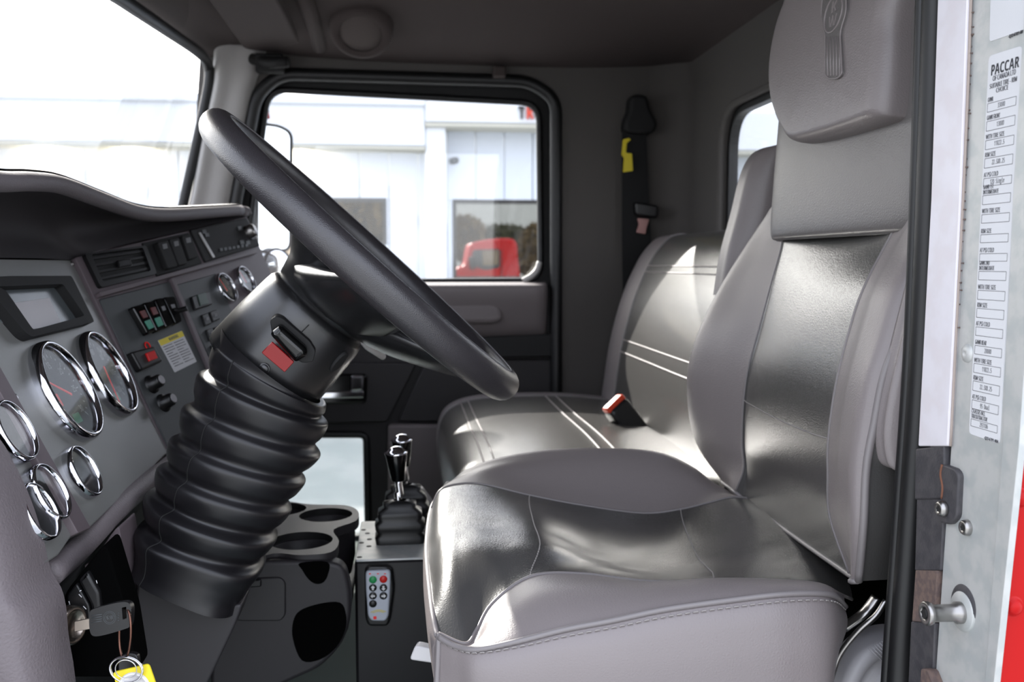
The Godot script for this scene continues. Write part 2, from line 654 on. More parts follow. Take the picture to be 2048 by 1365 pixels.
func passenger_door() -> void:
	var T := Transform3D(Basis.IDENTITY, Vector3(0, 0, -2.53))
	var opening := rounded(ons(T, [[415, 1365], [438, 620], [468, 420], [512, 190], [560, 148], [1060, 163], [1112, 200], [1112, 1365]]), 0.07, 6)
	var wall := PackedVector2Array([Vector2(-0.62, 0.96), Vector2(0.76, 0.96), Vector2(0.76, 2.32), Vector2(-0.50, 2.32)])
	var st := mb()
	holed(st, T, wall, opening, -0.09, 0.0)
	struct("wall_right", st, M.wall_cloth, "grey cloth wall behind the passenger door opening", "wall")
	var path := PackedVector3Array()
	for v in opening:
		path.append(T * Vector3(v.x, v.y, 0.0))
	# the door itself
	var D := Node3D.new()
	D.name = "door_1"
	add_child(D)
	D.position = Vector3(0, 1.0, -2.56)
	base_of[D] = D.position
	D.set_meta("kind", "structure")
	tag(D, "closed passenger door with black window frame and grey lower trim", "door")
	var P := Transform3D(Basis.IDENTITY, Vector3(0, 0, -2.57))
	st = mb()
	tube(st, path, 0.017, 10, true)
	obj("door_seal", st, M.rubber, D, "black rubber door seal")
	var glass := rounded(ons(P, [[482, 566], [502, 430], [536, 178], [1078, 206], [1082, 562]]), 0.05, 6)
	var outer := ons(P, [[380, 700], [450, 400], [500, 130], [1120, 145], [1125, 700]])
	st = mb()
	holed(st, P, outer, glass, -0.05, 0.0)
	obj("window_frame", st, M.black_matte, D, "black window frame")
	st = mb()
	path = PackedVector3Array()
	for v in glass:
		path.append(P * Vector3(v.x, v.y, 0.0))
	tube(st, path, 0.009, 8, true)
	obj("glass_channel", st, M.rubber, D, "black rubber glass channel")
	st = mb()
	slab(st, P, glass, -0.03, -0.026, 0.0005, 1)
	obj("window_pane", st, M.glass, D)
	# light corner piece at the rear foot of the glass
	st = mb()
	tube(st, smooth_line(PackedVector3Array([at(1079, 525, 2.565), at(1074, 540, 2.56), at(1062, 553, 2.555), at(1046, 562, 2.555)]), 5), 0.008, 8)
	obj("corner_clip", st, M.pillar_plastic, D, "pale corner piece")
	# the lower door, with its peep window
	var low := ons(P, [[360, 1400], [420, 572], [1112, 572], [1112, 1400]])
	var peep := rounded(ons(P, [[500, 1075], [505, 868], [733, 868], [737, 1075]]), 0.02, 5)
	st = mb()
	holed(st, P, low, peep, -0.05, 0.012)
	obj("lower_panel", st, M.door_lower, D, "dark lower door panel")
	st = mb()
	path = PackedVector3Array()
	for v in peep:
		path.append(P * Vector3(v.x, v.y, 0.012))
	tube(st, path, 0.010, 8, true)
	obj("peep_window_seal", st, M.rubber, D)
	st = mb()
	slab(st, P, peep, -0.03, -0.026, 0.0005, 1)
	obj("peep_window_pane", st, M.peep_glass, D, "tinted lower window pane")
	# sill: a rounded ledge below the glass
	st = mb()
	var rows := []
	for q in [[-0.03, 0.002], [0.03, -0.001], [0.066, -0.006], [0.076, -0.014], [0.075, -0.04], [0.062, -0.08], [0.045, -0.125], [0.02, -0.15], [0.0, -0.155]]:
		var r := PackedVector3Array()
		for x in [-0.5, -0.2, 0.1, 0.3, 0.37, 0.385]:
			r.append(Vector3(x, 1.697 + q[1], -2.57 + q[0] * (1.0 if x < 0.38 else 0.6)))
		rows.append(r)
	grid(st, net(rows, 4, 2))
	obj("sill_trim", st, M.door_plastic, D, "grey sill trim below the window")
	# arm pull recess and arm rest
	st = mb()
	var A := Transform3D(Basis.IDENTITY, Vector3(0, 0, -2.53))
	slab(st, A, rounded(ons(A, [[800, 606], [985, 604], [1003, 618], [1005, 640], [985, 648], [800, 646]]), 0.02), -0.02, 0.03, 0.014, 4)
	obj("arm_rest", st, M.door_plastic, D, "grey arm rest")
	st = mb()
	slab(st, A, rounded(ons(A, [[940, 676], [1106, 668], [1108, 712], [930, 716]]), 0.006), -0.03, 0.006, 0.004, 2)
	obj("black_insert", st, M.black_matte, D, "black strip below the arm rest")
	st = mb()
	slab(st, A, rounded(ons(A, [[430, 728], [835, 726], [775, 845], [560, 850], [430, 850]]), 0.01), -0.03, -0.006, 0.004, 2)
	obj("handle_panel", st, M.door_lower, D)
	st = mb()
	slab(st, A, rounded(ons(A, [[853, 722], [1106, 720], [1106, 845], [795, 845]]), 0.01), -0.03, -0.008, 0.004, 2)
	obj("pocket_panel", st, M.door_lower, D)
	var c := ons(A, [[640, 748], [735, 748], [733, 808], [640, 810]])
	st = mb()
	slab(st, A, rounded(c, 0.012), -0.03, 0.0, 0.006, 2)
	var cup := obj("handle_cup", st, M.black_gloss, D, "black handle pocket")
	st = mb()
	slab(st, A, rounded(ons(A, [[702, 750], [728, 750], [727, 780], [702, 782]]), 0.006), 0.0, 0.014, 0.005, 3)
	slab(st, A, rounded(ons(A, [[640, 784], [728, 782], [728, 796], [640, 798]]), 0.004), 0.0, 0.006, 0.003, 2)
	obj("inner_handle", st, M.chrome, cup, "chrome inner door handle")
	st = mb()
	slab(st, A, rounded(ons(A, [[776, 850], [1108, 850], [1108, 1365], [776, 1365]]), 0.01), -0.02, 0.012, 0.006, 2)
	obj("kick_panel", st, M.door_plastic, D, "grey lower rear door panel")

func windshield_and_pillars() -> void:
	# trim of the passenger A pillar
	var ctrl := []
	for q in [[356, 520, 410, 445, 500], [374, 425, 408, 440, 470], [384, 380, 415, 446, 474], [404, 270, 438, 470, 496], [424, 175, 460, 492, 514], [428, 130, 468, 505, 530], [430, 80, 480, 520, 545]]:
		ctrl.append(PackedVector3Array([at(q[0], q[1], 2.60), at(q[0] + 2, q[1], 2.47), at(q[2], q[1], 2.485), at(q[3], q[1], 2.50), at(q[4], q[1], 2.54)]))
	var st := mb()
	grid(st, net(ctrl, 5, 5))
	var t := struct("trim_1", st, M.pillar_plastic, "pale grey A pillar trim between windshield and passenger window", "pillar trim")
	for q in [[477, 220], [443, 393]]:
		st = mb()
		lathe(st, frame(at(q[0], q[1], 2.515), Vector3(0.25, 0, 1), Vector3.UP), [[0.0, 0.012], [0.008, 0.011], [0.0105, 0.008], [0.0105, -0.01]], 16)
		obj("screw_cap", st, M.pillar_plastic, t)
	# windshield
	var W := Node3D.new()
	W.name = "window_1"
	add_child(W)
	W.position = Vector3(-0.6, 1.76, -1.6)
	base_of[W] = W.position
	W.set_meta("kind", "structure")
	tag(W, "windshield above the dashboard with a black rubber edge", "window")
	var edge := PackedVector3Array([Vector3(-0.50, 2.19, -0.68), at(110, -95, 1.35), at(245, 0, 1.70), at(330, 58, 2.02), at(396, 104, 2.36), at(415, 128, 2.46), at(418, 165, 2.475), at(398, 265, 2.475), at(366, 410, 2.475), at(350, 480, 2.475)])
	st = mb()
	tube(st, smooth_line(edge, 5), 0.013, 8)
	obj("rubber_edge", st, M.rubber, W)
	st = mb()
	var low := PackedVector3Array()
	var high := PackedVector3Array()
	for p in edge.slice(0, 7):
		high.append(p + Vector3(-0.012, 0, 0))
		low.append(Vector3(-0.64, 1.74, p.z))
	grid(st, [high, low], false, 0)
	obj("pane", st, M.glass, W)
	# driver side A pillar, out of the picture
	st = mb()
	tube(st, PackedVector3Array([Vector3(-0.63, 1.7, -0.67), Vector3(-0.49, 2.28, -0.66)]), 0.05, 10)
	struct("trim_2", st, M.pillar_plastic, "driver side A pillar of the cab beside the windshield", "pillar trim")

func overhead() -> void:
	# header panel over the windshield
	var ctrl := []
	for q in [[0.66, 2.19], [1.0, 2.205], [1.4, 2.213], [1.70, 2.218], [2.02, 2.246], [2.36, 2.274], [2.47, 2.285], [2.54, 2.29]]:
		var y: float = q[1]
		ctrl.append(PackedVector3Array([Vector3(-0.53, y + 0.03, -q[0]), Vector3(-0.502, y, -q[0]), Vector3(-0.47, y + 0.012, -q[0]), Vector3(-0.43, y + 0.042, -q[0]), Vector3(-0.39, y + 0.10, -q[0])]))
	var st := mb()
	grid(st, net(ctrl, 5, 4))
	struct("trim_4", st, M.headliner, "brown grey header trim along the top of the windshield", "header trim")
	# sun visor folded against the headliner
	var V := thing("sun_visor", "folded grey sun visor above the passenger side of the windshield", "sun visor", at(520, 60, 2.2))
	var T := frame(Vector3(-0.33, 2.285, -2.1), Vector3(0.10, -1, 0.0), Vector3(1, 0, 0))
	st = mb()
	slab(st, T, rounded(ons(T, [[370, -70], [488, 96], [612, 110], [520, -70]]), 0.03, 6), -0.022, 0.004, 0.01, 3)
	obj("visor_panel", st, M.headliner, V)
	st = mb()
	tube(st, PackedVector3Array([at(505, 118, 2.50), at(540, 126, 2.46), at(575, 124, 2.44)]), 0.014, 10)
	box(st, at(530, 148, 2.50) + Vector3(-0.02, 0, 0), at(568, 112, 2.50) + Vector3(0.0, 0, 0.03), 0.004)
	obj("visor_bracket", st, M.black_matte, V, "black visor hinge bracket")
	# ribs of the headliner next to the visor
	st = mb()
	tube(st, PackedVector3Array([at(585, -60, 2.05), at(622, 30, 2.3), at(640, 92, 2.47)]), 0.02, 10)
	struct("trim_5", st, M.headliner, "rounded headliner rib beside the sun visor", "trim")
	var S := thing("ceiling_speaker", "round grey speaker grille in the headliner above the passenger door", "speaker", at(722, 62, 2.31))
	var q := frame(at(722, 62, 2.33), Vector3(-0.05, -0.75, 0.62), Vector3(1, 0, 0))
	st = mb()
	lathe(st, q, [[0.05, 0.012], [0.06, 0.018], [0.07, 0.014], [0.076, 0.0], [0.076, -0.03]], 40)
	obj("speaker_ring", st, M.headliner, S)
	st = mb()
	lathe(st, q, [[0.0, 0.016], [0.03, 0.015], [0.05, 0.010], [0.055, 0.0]], 40)
	obj("speaker_grille", st, mat("speaker_cloth", Color(0.33, 0.30, 0.29), 0.9), S)
	st = mb()
	box(st, at(985, 158, 2.52) + Vector3(0, 0, 0), at(1010, 136, 2.52) + Vector3(0, 0, 0.03), 0.004)
	single("coat_hook", st, M.headliner, "small coat hook over the rear top corner of the passenger window", "hook")

# ------------------------------------------------------------------ seats
func stitches(line: PackedVector3Array, step: float, r: float) -> SurfaceTool:   # a row of short threads along a seam
	var st := mb()
	var left := 0.0
	for i in line.size() - 1:
		var a := line[i]
		var b := line[i + 1]
		var n := a.distance_to(b)
		while left < n:
			var f := left / n
			var p := a.lerp(b, f)
			var u := (b - a).normalized() * step * 0.33
			tube(st, PackedVector3Array([p - u, p - u * 0.5 + Vector3(0, r * 0.5, 0), p + u * 0.5 + Vector3(0, r * 0.5, 0), p + u]), r, 5)
			left += step
		left -= n
	return st

func row_of(rows: Array, i: int) -> PackedVector3Array:
	return rows[i]

func col_of(rows: Array, j: int, lift := Vector3.ZERO) -> PackedVector3Array:
	var out := PackedVector3Array()
	for r in rows:
		out.append(r[j] + lift)
	return out

func driver_seat() -> void:
	var S := thing("driver_seat", "grey leather driver seat with tall backrest in the foreground", "seat", Vector3(0.25, 1.0, -1.09))
	# --- cushion: rows run front to back, columns from the door side across
	var C := [
		# skirt foot, skirt mid, welt, bolster crest, seam, centre near, centre, far seam, far crest, far edge, far foot
		[[872, 1420, .845], [876, 1330, .85], [878, 1277, .855], [876, 1272, .86], [872, 1265, .865], [862, 1205, .91], [853, 1100, 1.06], [862, 1020, 1.22], [880, 990, 1.28], [900, 970, 1.31], [905, 1060, 1.33]],
		[[925, 1440, .825], [915, 1345, .83], [913, 1295, .838], [922, 1292, .842], [930, 1288, .848], [895, 1150, .93], [880, 1062, 1.07], [880, 982, 1.23], [900, 968, 1.285], [909, 966, 1.32], [915, 1060, 1.335]],
		[[965, 1440, .81], [955, 1350, .812], [955, 1301, .822], [953, 1285, .838], [952, 1262, .865], [935, 1115, .96], [915, 1048, 1.08], [915, 969, 1.24], [930, 950, 1.295], [940, 945, 1.33], [945, 1060, 1.345]],
		[[1045, 1430, .80], [1035, 1345, .80], [1035, 1285, .812], [1000, 1240, .85], [985, 1207, .895], [990, 1100, .98], [975, 1040, 1.09], [965, 969, 1.245], [990, 930, 1.305], [1005, 924, 1.34], [1010, 1050, 1.355]],
		[[1140, 1425, .795], [1130, 1330, .795], [1130, 1261, .808], [1085, 1190, .86], [1060, 1154, .92], [1080, 1090, .99], [1066, 1042, 1.09], [1059, 991, 1.24], [1080, 920, 1.31], [1100, 910, 1.345], [1105, 1040, 1.36]],
		[[1240, 1420, .79], [1230, 1320, .79], [1225, 1243, .805], [1190, 1175, .86], [1160, 1148, .935], [1185, 1124, 1.0], [1175, 1084, 1.09], [1170, 1012, 1.235], [1195, 917, 1.31], [1210, 906, 1.345], [1215, 1030, 1.36]],
		[[1350, 1415, .79], [1340, 1310, .79], [1330, 1221, .805], [1300, 1168, .86], [1290, 1163, .94], [1300, 1146, 1.0], [1280, 1104, 1.09], [1285, 1027, 1.232], [1300, 922, 1.31], [1320, 914, 1.345], [1325, 1030, 1.36]],
		[[1480, 1405, .79], [1475, 1295, .79], [1465, 1202, .805], [1430, 1158, .86], [1425, 1164, .94], [1425, 1148, 1.0], [1390, 1104, 1.09], [1361, 1019, 1.23], [1375, 945, 1.30], [1385, 940, 1.335], [1390, 1030, 1.36]],
		[[1590, 1395, .79], [1585, 1290, .79], [1575, 1190, .805], [1545, 1158, .86], [1540, 1166, .94], [1525, 1140, 1.0], [1490, 1085, 1.09], [1420, 1005, 1.23], [1425, 975, 1.28], [1430, 970, 1.32], [1440, 1030, 1.35]],
		[[1665, 1380, .80], [1668, 1280, .80], [1660, 1192, .815], [1640, 1166, .86], [1640, 1175, .93], [1625, 1135, 1.0], [1570, 1070, 1.09], [1465, 995, 1.23], [1470, 990, 1.27], [1475, 992, 1.31], [1480, 1040, 1.34]],
		[[1640, 1390, .86], [1692, 1265, .85], [1690, 1215, .86], [1690, 1192, .89], [1705, 1200, .93], [1690, 1150, 1.0], [1630, 1080, 1.09], [1515, 1000, 1.23], [1515, 1000, 1.27], [1515, 1005, 1.31], [1515, 1060, 1.34]],
	]
	var ctrl := []
	for q in C:
		var r := PackedVector3Array()
		for p in q:
			r.append(at(p[0], p[1], p[2]))
		ctrl.append(r)
	var n := 6
	var rows := net(ctrl, n, n)
	# soft creases of worn leather on the centre panel
	var fold := FastNoiseLite.new()
	fold.noise_type = FastNoiseLite.TYPE_SIMPLEX
	fold.frequency = 9.0
	fold.seed = 5
	for r in rows.size():
		var line: PackedVector3Array = rows[r]
		for j in range(4 * n + 1, 7 * n):
			var v := line[j]
			line[j] = v + Vector3(0, 0.0022 * sin(PI * (j - 4 * n) / (3.0 * n)) * fold.get_noise_3d(v.x * 1.0, 0.0, v.z * 2.4), 0)
		rows[r] = line
	# nose: a front face below the front welt
	var nose := []
	for k in 5:
		var r := PackedVector3Array()
		for v in rows[0]:
			var dip := [0.0, 0.012, 0.03, 0.09, 0.2][k] as float
			r.append(Vector3(v.x + [0.0, -0.004, -0.004, 0.004, 0.03][k], v.y - dip if v.y > 1.36 else v.y - dip * 0.1, v.z))
		nose.append(r)
	var st := mb()
	grid(st, cols_of(rows, 0, 2 * n))
	grid(st, nose)
	obj("cushion_skirt", st, M.leather, S, "pale grey leather cushion skirt")
	st = mb()
	grid(st, cols_of(rows, 2 * n, 4 * n))
	obj("near_bolster", st, M.leather, S, "grey leather cushion bolster on the door side")
	st = mb()
	grid(st, cols_of(rows, 4 * n, 7 * n))
	obj("cushion_panel", st, M.leather_insert, S, "shiny dark grey leather cushion centre with a worn front")
	st = mb()
	grid(st, cols_of(rows, 7 * n, 10 * n))
	obj("far_bolster", st, M.leather, S, "grey leather cushion bolster away from the door")
	st = mb()
	tube(st, col_of(rows, 2 * n, Vector3(0, 0.001, 0.001)), 0.0028, 8)
	tube(st, rows[0], 0.0028, 8)
	tube(st, col_of(rows, 4 * n), 0.0018, 6)
	tube(st, col_of(rows, 7 * n), 0.0018, 6)
	obj("cushion_piping", st, M.piping, S)
	stuff(obj("cushion_stitching", stitches(col_of(rows, 2 * n - 1, Vector3(0, 0.0004, 0.0016)), 0.0075, 0.0007), M.thread, S, "pale thread along the cushion edge"))
	st = stitches(row_of(rows, 4 * n).slice(4 * n, 7 * n + 1), 0.005, 0.0007)
	stuff(obj("cross_stitching", st, M.thread, S))
	st = stitches(row_of(rows, 7 * n).slice(4 * n, 7 * n + 1), 0.005, 0.0007)
	stuff(obj("cross_stitching", st, M.thread, S))
	# --- backrest: rows from the bottom up, columns from the door side across
	var B := [
		[[1717, 1163, .85], [1708, 1160, .885], [1700, 1152, .905], [1600, 1082, 1.06], [1500, 1008, 1.22], [1470, 985, 1.25], [1458, 975, 1.29], [1445, 962, 1.325]],
		[[1727, 1050, .83], [1690, 1060, .87], [1660, 1035, .93], [1580, 985, 1.08], [1500, 945, 1.22], [1487, 938, 1.24], [1440, 925, 1.30], [1402, 905, 1.355]],
		[[1733, 935, .83], [1682, 948, .87], [1656, 947, .93], [1570, 918, 1.08], [1495, 892, 1.22], [1484, 884, 1.24], [1425, 870, 1.30], [1381, 851, 1.36]],
		[[1749, 846, .83], [1686, 862, .87], [1657, 878, .93], [1570, 846, 1.08], [1497, 808, 1.22], [1487, 802, 1.24], [1424, 792, 1.30], [1374, 780, 1.36]],
		[[1768, 752, .83], [1703, 765, .87], [1672, 770, .93], [1580, 752, 1.08], [1507, 736, 1.22], [1497, 733, 1.24], [1432, 730, 1.30], [1378, 728, 1.36]],
		[[1800, 665, .83], [1730, 668, .87], [1698, 665, .93], [1600, 665, 1.08], [1526, 664, 1.22], [1516, 664, 1.24], [1450, 665, 1.30], [1396, 666, 1.36]],
		[[1825, 585, .83], [1757, 583, .87], [1727, 578, .93], [1630, 577, 1.08], [1550, 575, 1.22], [1540, 575, 1.24], [1487, 575, 1.30], [1440, 575, 1.36]],
		[[1850, 500, .835], [1806, 482, .875], [1785, 466, .93], [1680, 458, 1.08], [1580, 464, 1.22], [1567, 466, 1.24], [1530, 470, 1.29], [1497, 482, 1.345]],
		[[1858, 365, .86], [1852, 363, .865], [1846, 362, .88], [1690, 380, 1.08], [1575, 395, 1.24], [1550, 405, 1.26], [1545, 412, 1.28], [1540, 422, 1.31]],
	]
	ctrl = []
	for q in B:
		var r := PackedVector3Array()
		var near := at(q[0][0], q[0][1], q[0][2])
		r.append(near + Vector3(0.10, -0.004, -0.015))
		for p in q:
			r.append(at(p[0], p[1], p[2]))
		r.append(r[-1] + Vector3(0.03, 0, -0.02))
		r.append(r[-1] + Vector3(0.09, 0, 0.0))
		ctrl.append(r)
	rows = net(ctrl, n, n)
	st = mb()
	grid(st, cols_of(rows, 0, n))
	obj("backrest_side", st, M.leather_insert, S, "dark grey side of the backrest")
	st = mb()
	grid(st, cols_of(rows, n, 3 * n))
	obj("back_bolster", st, M.leather, S, "grey backrest bolster beside the door jamb")
	st = mb()
	grid(st, cols_of(rows.slice(0, 7 * n + 1), 3 * n, 6 * n))
	obj("back_panel", st, M.leather_insert, S, "shiny dark grey backrest centre panel")
	st = mb()
	grid(st, cols_of(rows, 6 * n, 10 * n))
	obj("back_bolster", st, M.leather, S, "grey backrest bolster on the far side")
	st = mb()
	tube(st, col_of(rows, n), 0.004, 8)
	tube(st, col_of(rows, 3 * n), 0.0016, 6)
	tube(st, col_of(rows, 6 * n), 0.0016, 6)
	tube(st, row_of(rows, 0).slice(n, 9 * n + 1), 0.003, 6)
	obj("back_piping", st, M.piping, S)
	for k in [3 * n, 7 * n]:
		stuff(obj("back_stitching", stitches(row_of(rows, k).slice(3 * n, 6 * n + 1), 0.0045, 0.0008), M.thread, S))
	# upper back behind the head
	var seam := row_of(rows, 7 * n).slice(3 * n, 6 * n + 1)
	ctrl = []
	for q in [[1.779, 0.500], [1.788, 0.492], [1.84, 0.493], [1.92, 0.498], [2.02, 0.505], [2.12, 0.516], [2.17, 0.55]]:
		var x: float = q[1]
		var y: float = q[0]
		ctrl.append(PackedVector3Array([Vector3(x + 0.13, y, -0.87), Vector3(x + 0.03, y, -0.865), Vector3(x + 0.008, y, -0.885), Vector3(x, y, -0.95), Vector3(x - 0.002, y, -1.09), Vector3(x, y, -1.21), Vector3(x + 0.012, y, -1.262), Vector3(x + 0.05, y, -1.275), Vector3(x + 0.13, y, -1.27)]))
	st = mb()
	grid(st, net(ctrl, 6, 6))
	obj("upper_back", st, M.leather_upper, S, "grey leather upper backrest below the head cushion")
	# back shell
	st = mb()
	box(st, Vector3(0.55, 1.40, -1.34), Vector3(0.63, 2.12, -0.87), 0.02)
	obj("back_shell", st, M.black_matte, S)
	# head cushion with the embossed emblem
	var T := frame(Vector3(0.492, 1.95, -1.08), Vector3(-1, 0.09, 0), Vector3(0, 0, 1))
	st = mb()
	var pad := PackedVector2Array()
	pad = ons(T, [[1620, -60], [1590, 0], [1570, 60], [1559, 130], [1561, 190], [1573, 235], [1592, 272], [1606, 286], [1640, 283], [1700, 268], [1750, 252], [1782, 238], [1792, 215], [1800, 140], [1804, 50], [1800, -60]])
	pillow(st, T, smooth_flat(pad, 4), -0.02, 0.026, 0.022, 0.004)
	var hc := obj("head_cushion", st, M.leather, S, "grey leather head cushion with an embossed emblem")
	var E := frame(T * Vector3(0, 0, 0.0262), T.basis.z, T.basis.x)
	var sh := rounded(ons(E, [[1648, -25], [1644, 30], [1652, 70], [1652, 150], [1662, 158], [1678, 156], [1686, 148], [1682, 65], [1694, 25], [1694, -30]]), 0.006, 4)
	st = mb()
	slab(st, E, sh, -0.004, 0.0012, 0.001, 2)
	var em := obj("emblem", st, M.leather_upper, hc, "embossed emblem")
	st = mb()
	var c := on(E, 1669, 28)
	var loop := PackedVector3Array()
	for v in circle(0.0215, 28, c, 0.0195):
		loop.append(E * Vector3(v.x, v.y, 0.0014))
	tube(st, loop, 0.0012, 6, true)
	for k in 5:
		var a := on(E, 1656 + k * 6.3, 74)
		var b := on(E, 1658 + k * 6.0, 152)
		tube(st, PackedVector3Array([E * Vector3(a.x, a.y, 0.0012), E * Vector3(b.x, b.y, 0.0012)]), 0.0011, 6)
	tube(st, PackedVector3Array(Array(ring(E, sh, 0.001))), 0.0011, 6, true)
	var F := frame(E * Vector3(c.x, c.y + 0.0075, 0.001), E.basis.z, E.basis.x)
	letters(st, F, "K", 0.012, 1.5, true, 0.0014)
	F.origin = E * Vector3(c.x, c.y - 0.0075, 0.001)
	letters(st, F, "W", 0.012, 1.3, true, 0.0014)
	# emblem ridges move with the cushion: joined to the emblem's own sheet
	obj("emblem_ridges", st, M.leather, S)
	# arm rests, folded up on both sides
	ctrl = []
	var px := [[1440, 590], [1452, 510], [1474, 425], [1490, 358], [1506, 318], [1524, 299], [1545, 294]]
	for i in px.size():
		var p: Vector3 = at(px[i][0], px[i][1], 1.42)
		var back := Vector3(0.085 - 0.009 * i, 0.03 - 0.004 * i, 0)
		ctrl.append(PackedVector3Array([p + Vector3(0, 0, 0.022), p + Vector3(-0.003, 0, 0.0), p + Vector3(0, 0, -0.028), p + back * 0.5 + Vector3(0, 0, -0.045), p + back + Vector3(0, 0, -0.025), p + back + Vector3(0.003, 0, 0.0), p + back + Vector3(0, 0, 0.03), p + back * 0.5 + Vector3(0, 0, 0.04)]))
	var tip := PackedVector3Array()
	for v in ctrl[-1]:
		tip.append(at(1556, 296, 1.42) + (v - at(1556, 296, 1.42)) * 0.15)
	ctrl.append(tip)
	var arm := net(ctrl, 5, 4, true)
	st = mb()
	grid(st, arm, true)
	var ar := obj("arm_rest", st, M.leather, S, "folded up arm rest on the far side")
	st = mb()
	tube(st, col_of(arm, 26), 0.0016, 6)
	obj("arm_rest_seam", st, M.piping, ar)
	ctrl = []
	px = [[1812, 945], [1784, 930], [1773, 895], [1772, 850], [1782, 785], [1800, 710], [1820, 630], [1846, 530]]
	for i in px.size():
		var p := at(px[i][0], px[i][1], 0.82)
		var b := Vector3(0.02 if i == 0 else 0.075, 0.008, 0)
		ctrl.append(PackedVector3Array([p + Vector3(0, 0, 0.012), p + Vector3(-0.002, 0, 0.0), p + Vector3(0, 0, -0.014), p + b + Vector3(0, 0, -0.016), p + b, p + b + Vector3(0, 0, 0.016)]))
	st = mb()
	grid(st, net(ctrl, 5, 4, true), true)
	obj("arm_rest", st, M.leather, S, "folded up arm rest on the door side")
	# brackets, frame and reclining cover
	st = mb()
	tube(st, smooth_line(PackedVector3Array([at(1752, 1195, .87), at(1738, 1215, .87), at(1722, 1232, .87), at(1690, 1255, .88)]), 5), 0.007, 8, false, 0.5)
	tube(st, smooth_line(PackedVector3Array([at(1772, 1202, .85), at(1752, 1232, .85), at(1715, 1265, .855), at(1680, 1310, .86), at(1660, 1365, .86)]), 6), 0.003, 8)
	obj("recliner_bracket", st, M.steel, S, "shiny steel recliner bracket on the door side")
	st = mb()
	tube(st, PackedVector3Array([at(1432, 1000, 1.31), at(1446, 985, 1.31), at(1456, 975, 1.31)]), 0.005, 8)
	tube(st, PackedVector3Array([at(1440, 995, 1.31), at(1462, 1000, 1.30)]), 0.004, 8)
	obj("recliner_bracket", st, M.steel, S, "shiny steel bracket at the far foot of the backrest")
	st = mb()
	box(st, Vector3(0.06, 1.02, -1.32), Vector3(0.42, 1.36, -0.90), 0.02)
	box(st, Vector3(0.42, 1.05, -1.33), Vector3(0.62, 1.36, -0.90), 0.02)
	obj("seat_frame", st, M.black_matte, S)
	T = frame(at(1790, 1385, 0.862), Vector3(0, 0, 1), Vector3(1, 0, 0))
	st = mb()
	lathe(st, T, [[0.058, -0.03], [0.058, 0.0], [0.056, 0.006], [0.05, 0.009], [0.044, 0.008], [0.041, 0.004], [0.036, 0.003], [0.034, 0.004]], 48)
	var cover := obj("recliner_cover", st, M.grey_plastic, S, "round pale grey plastic recliner cover")
	st = mb()
	lathe(st, T, [[0.0, 0.017], [0.018, 0.017], [0.022, 0.0155], [0.030, 0.006], [0.0365, 0.003]], 8, true)
	obj("cover_knob", st, M.grey_plastic, cover)
	st = mb()
	for k in 7:
		var a := at(1738 + k * 5, 1298 - k * 3, 0.85)
		tube(st, PackedVector3Array([a, a + Vector3(0.0125, -0.0115, 0.005)]), 0.0007, 5)
	obj("cover_ribs", st, M.grey_plastic, cover)
	# height lever below the front of the cushion
	st = mb()
	var lv := frame(at(845, 1304, 1.02), Vector3(-0.2, 0.1, 1), Vector3(1, -0.16, 0))
	slab(st, lv, rounded(PackedVector2Array([Vector2(-0.012, -0.009), Vector2(0.05, -0.007), Vector2(0.05, 0.006), Vector2(-0.008, 0.008)]), 0.004), -0.008, 0.008, 0.004, 3)
	obj("height_lever", st, M.white_plastic, S, "white plastic seat height lever")

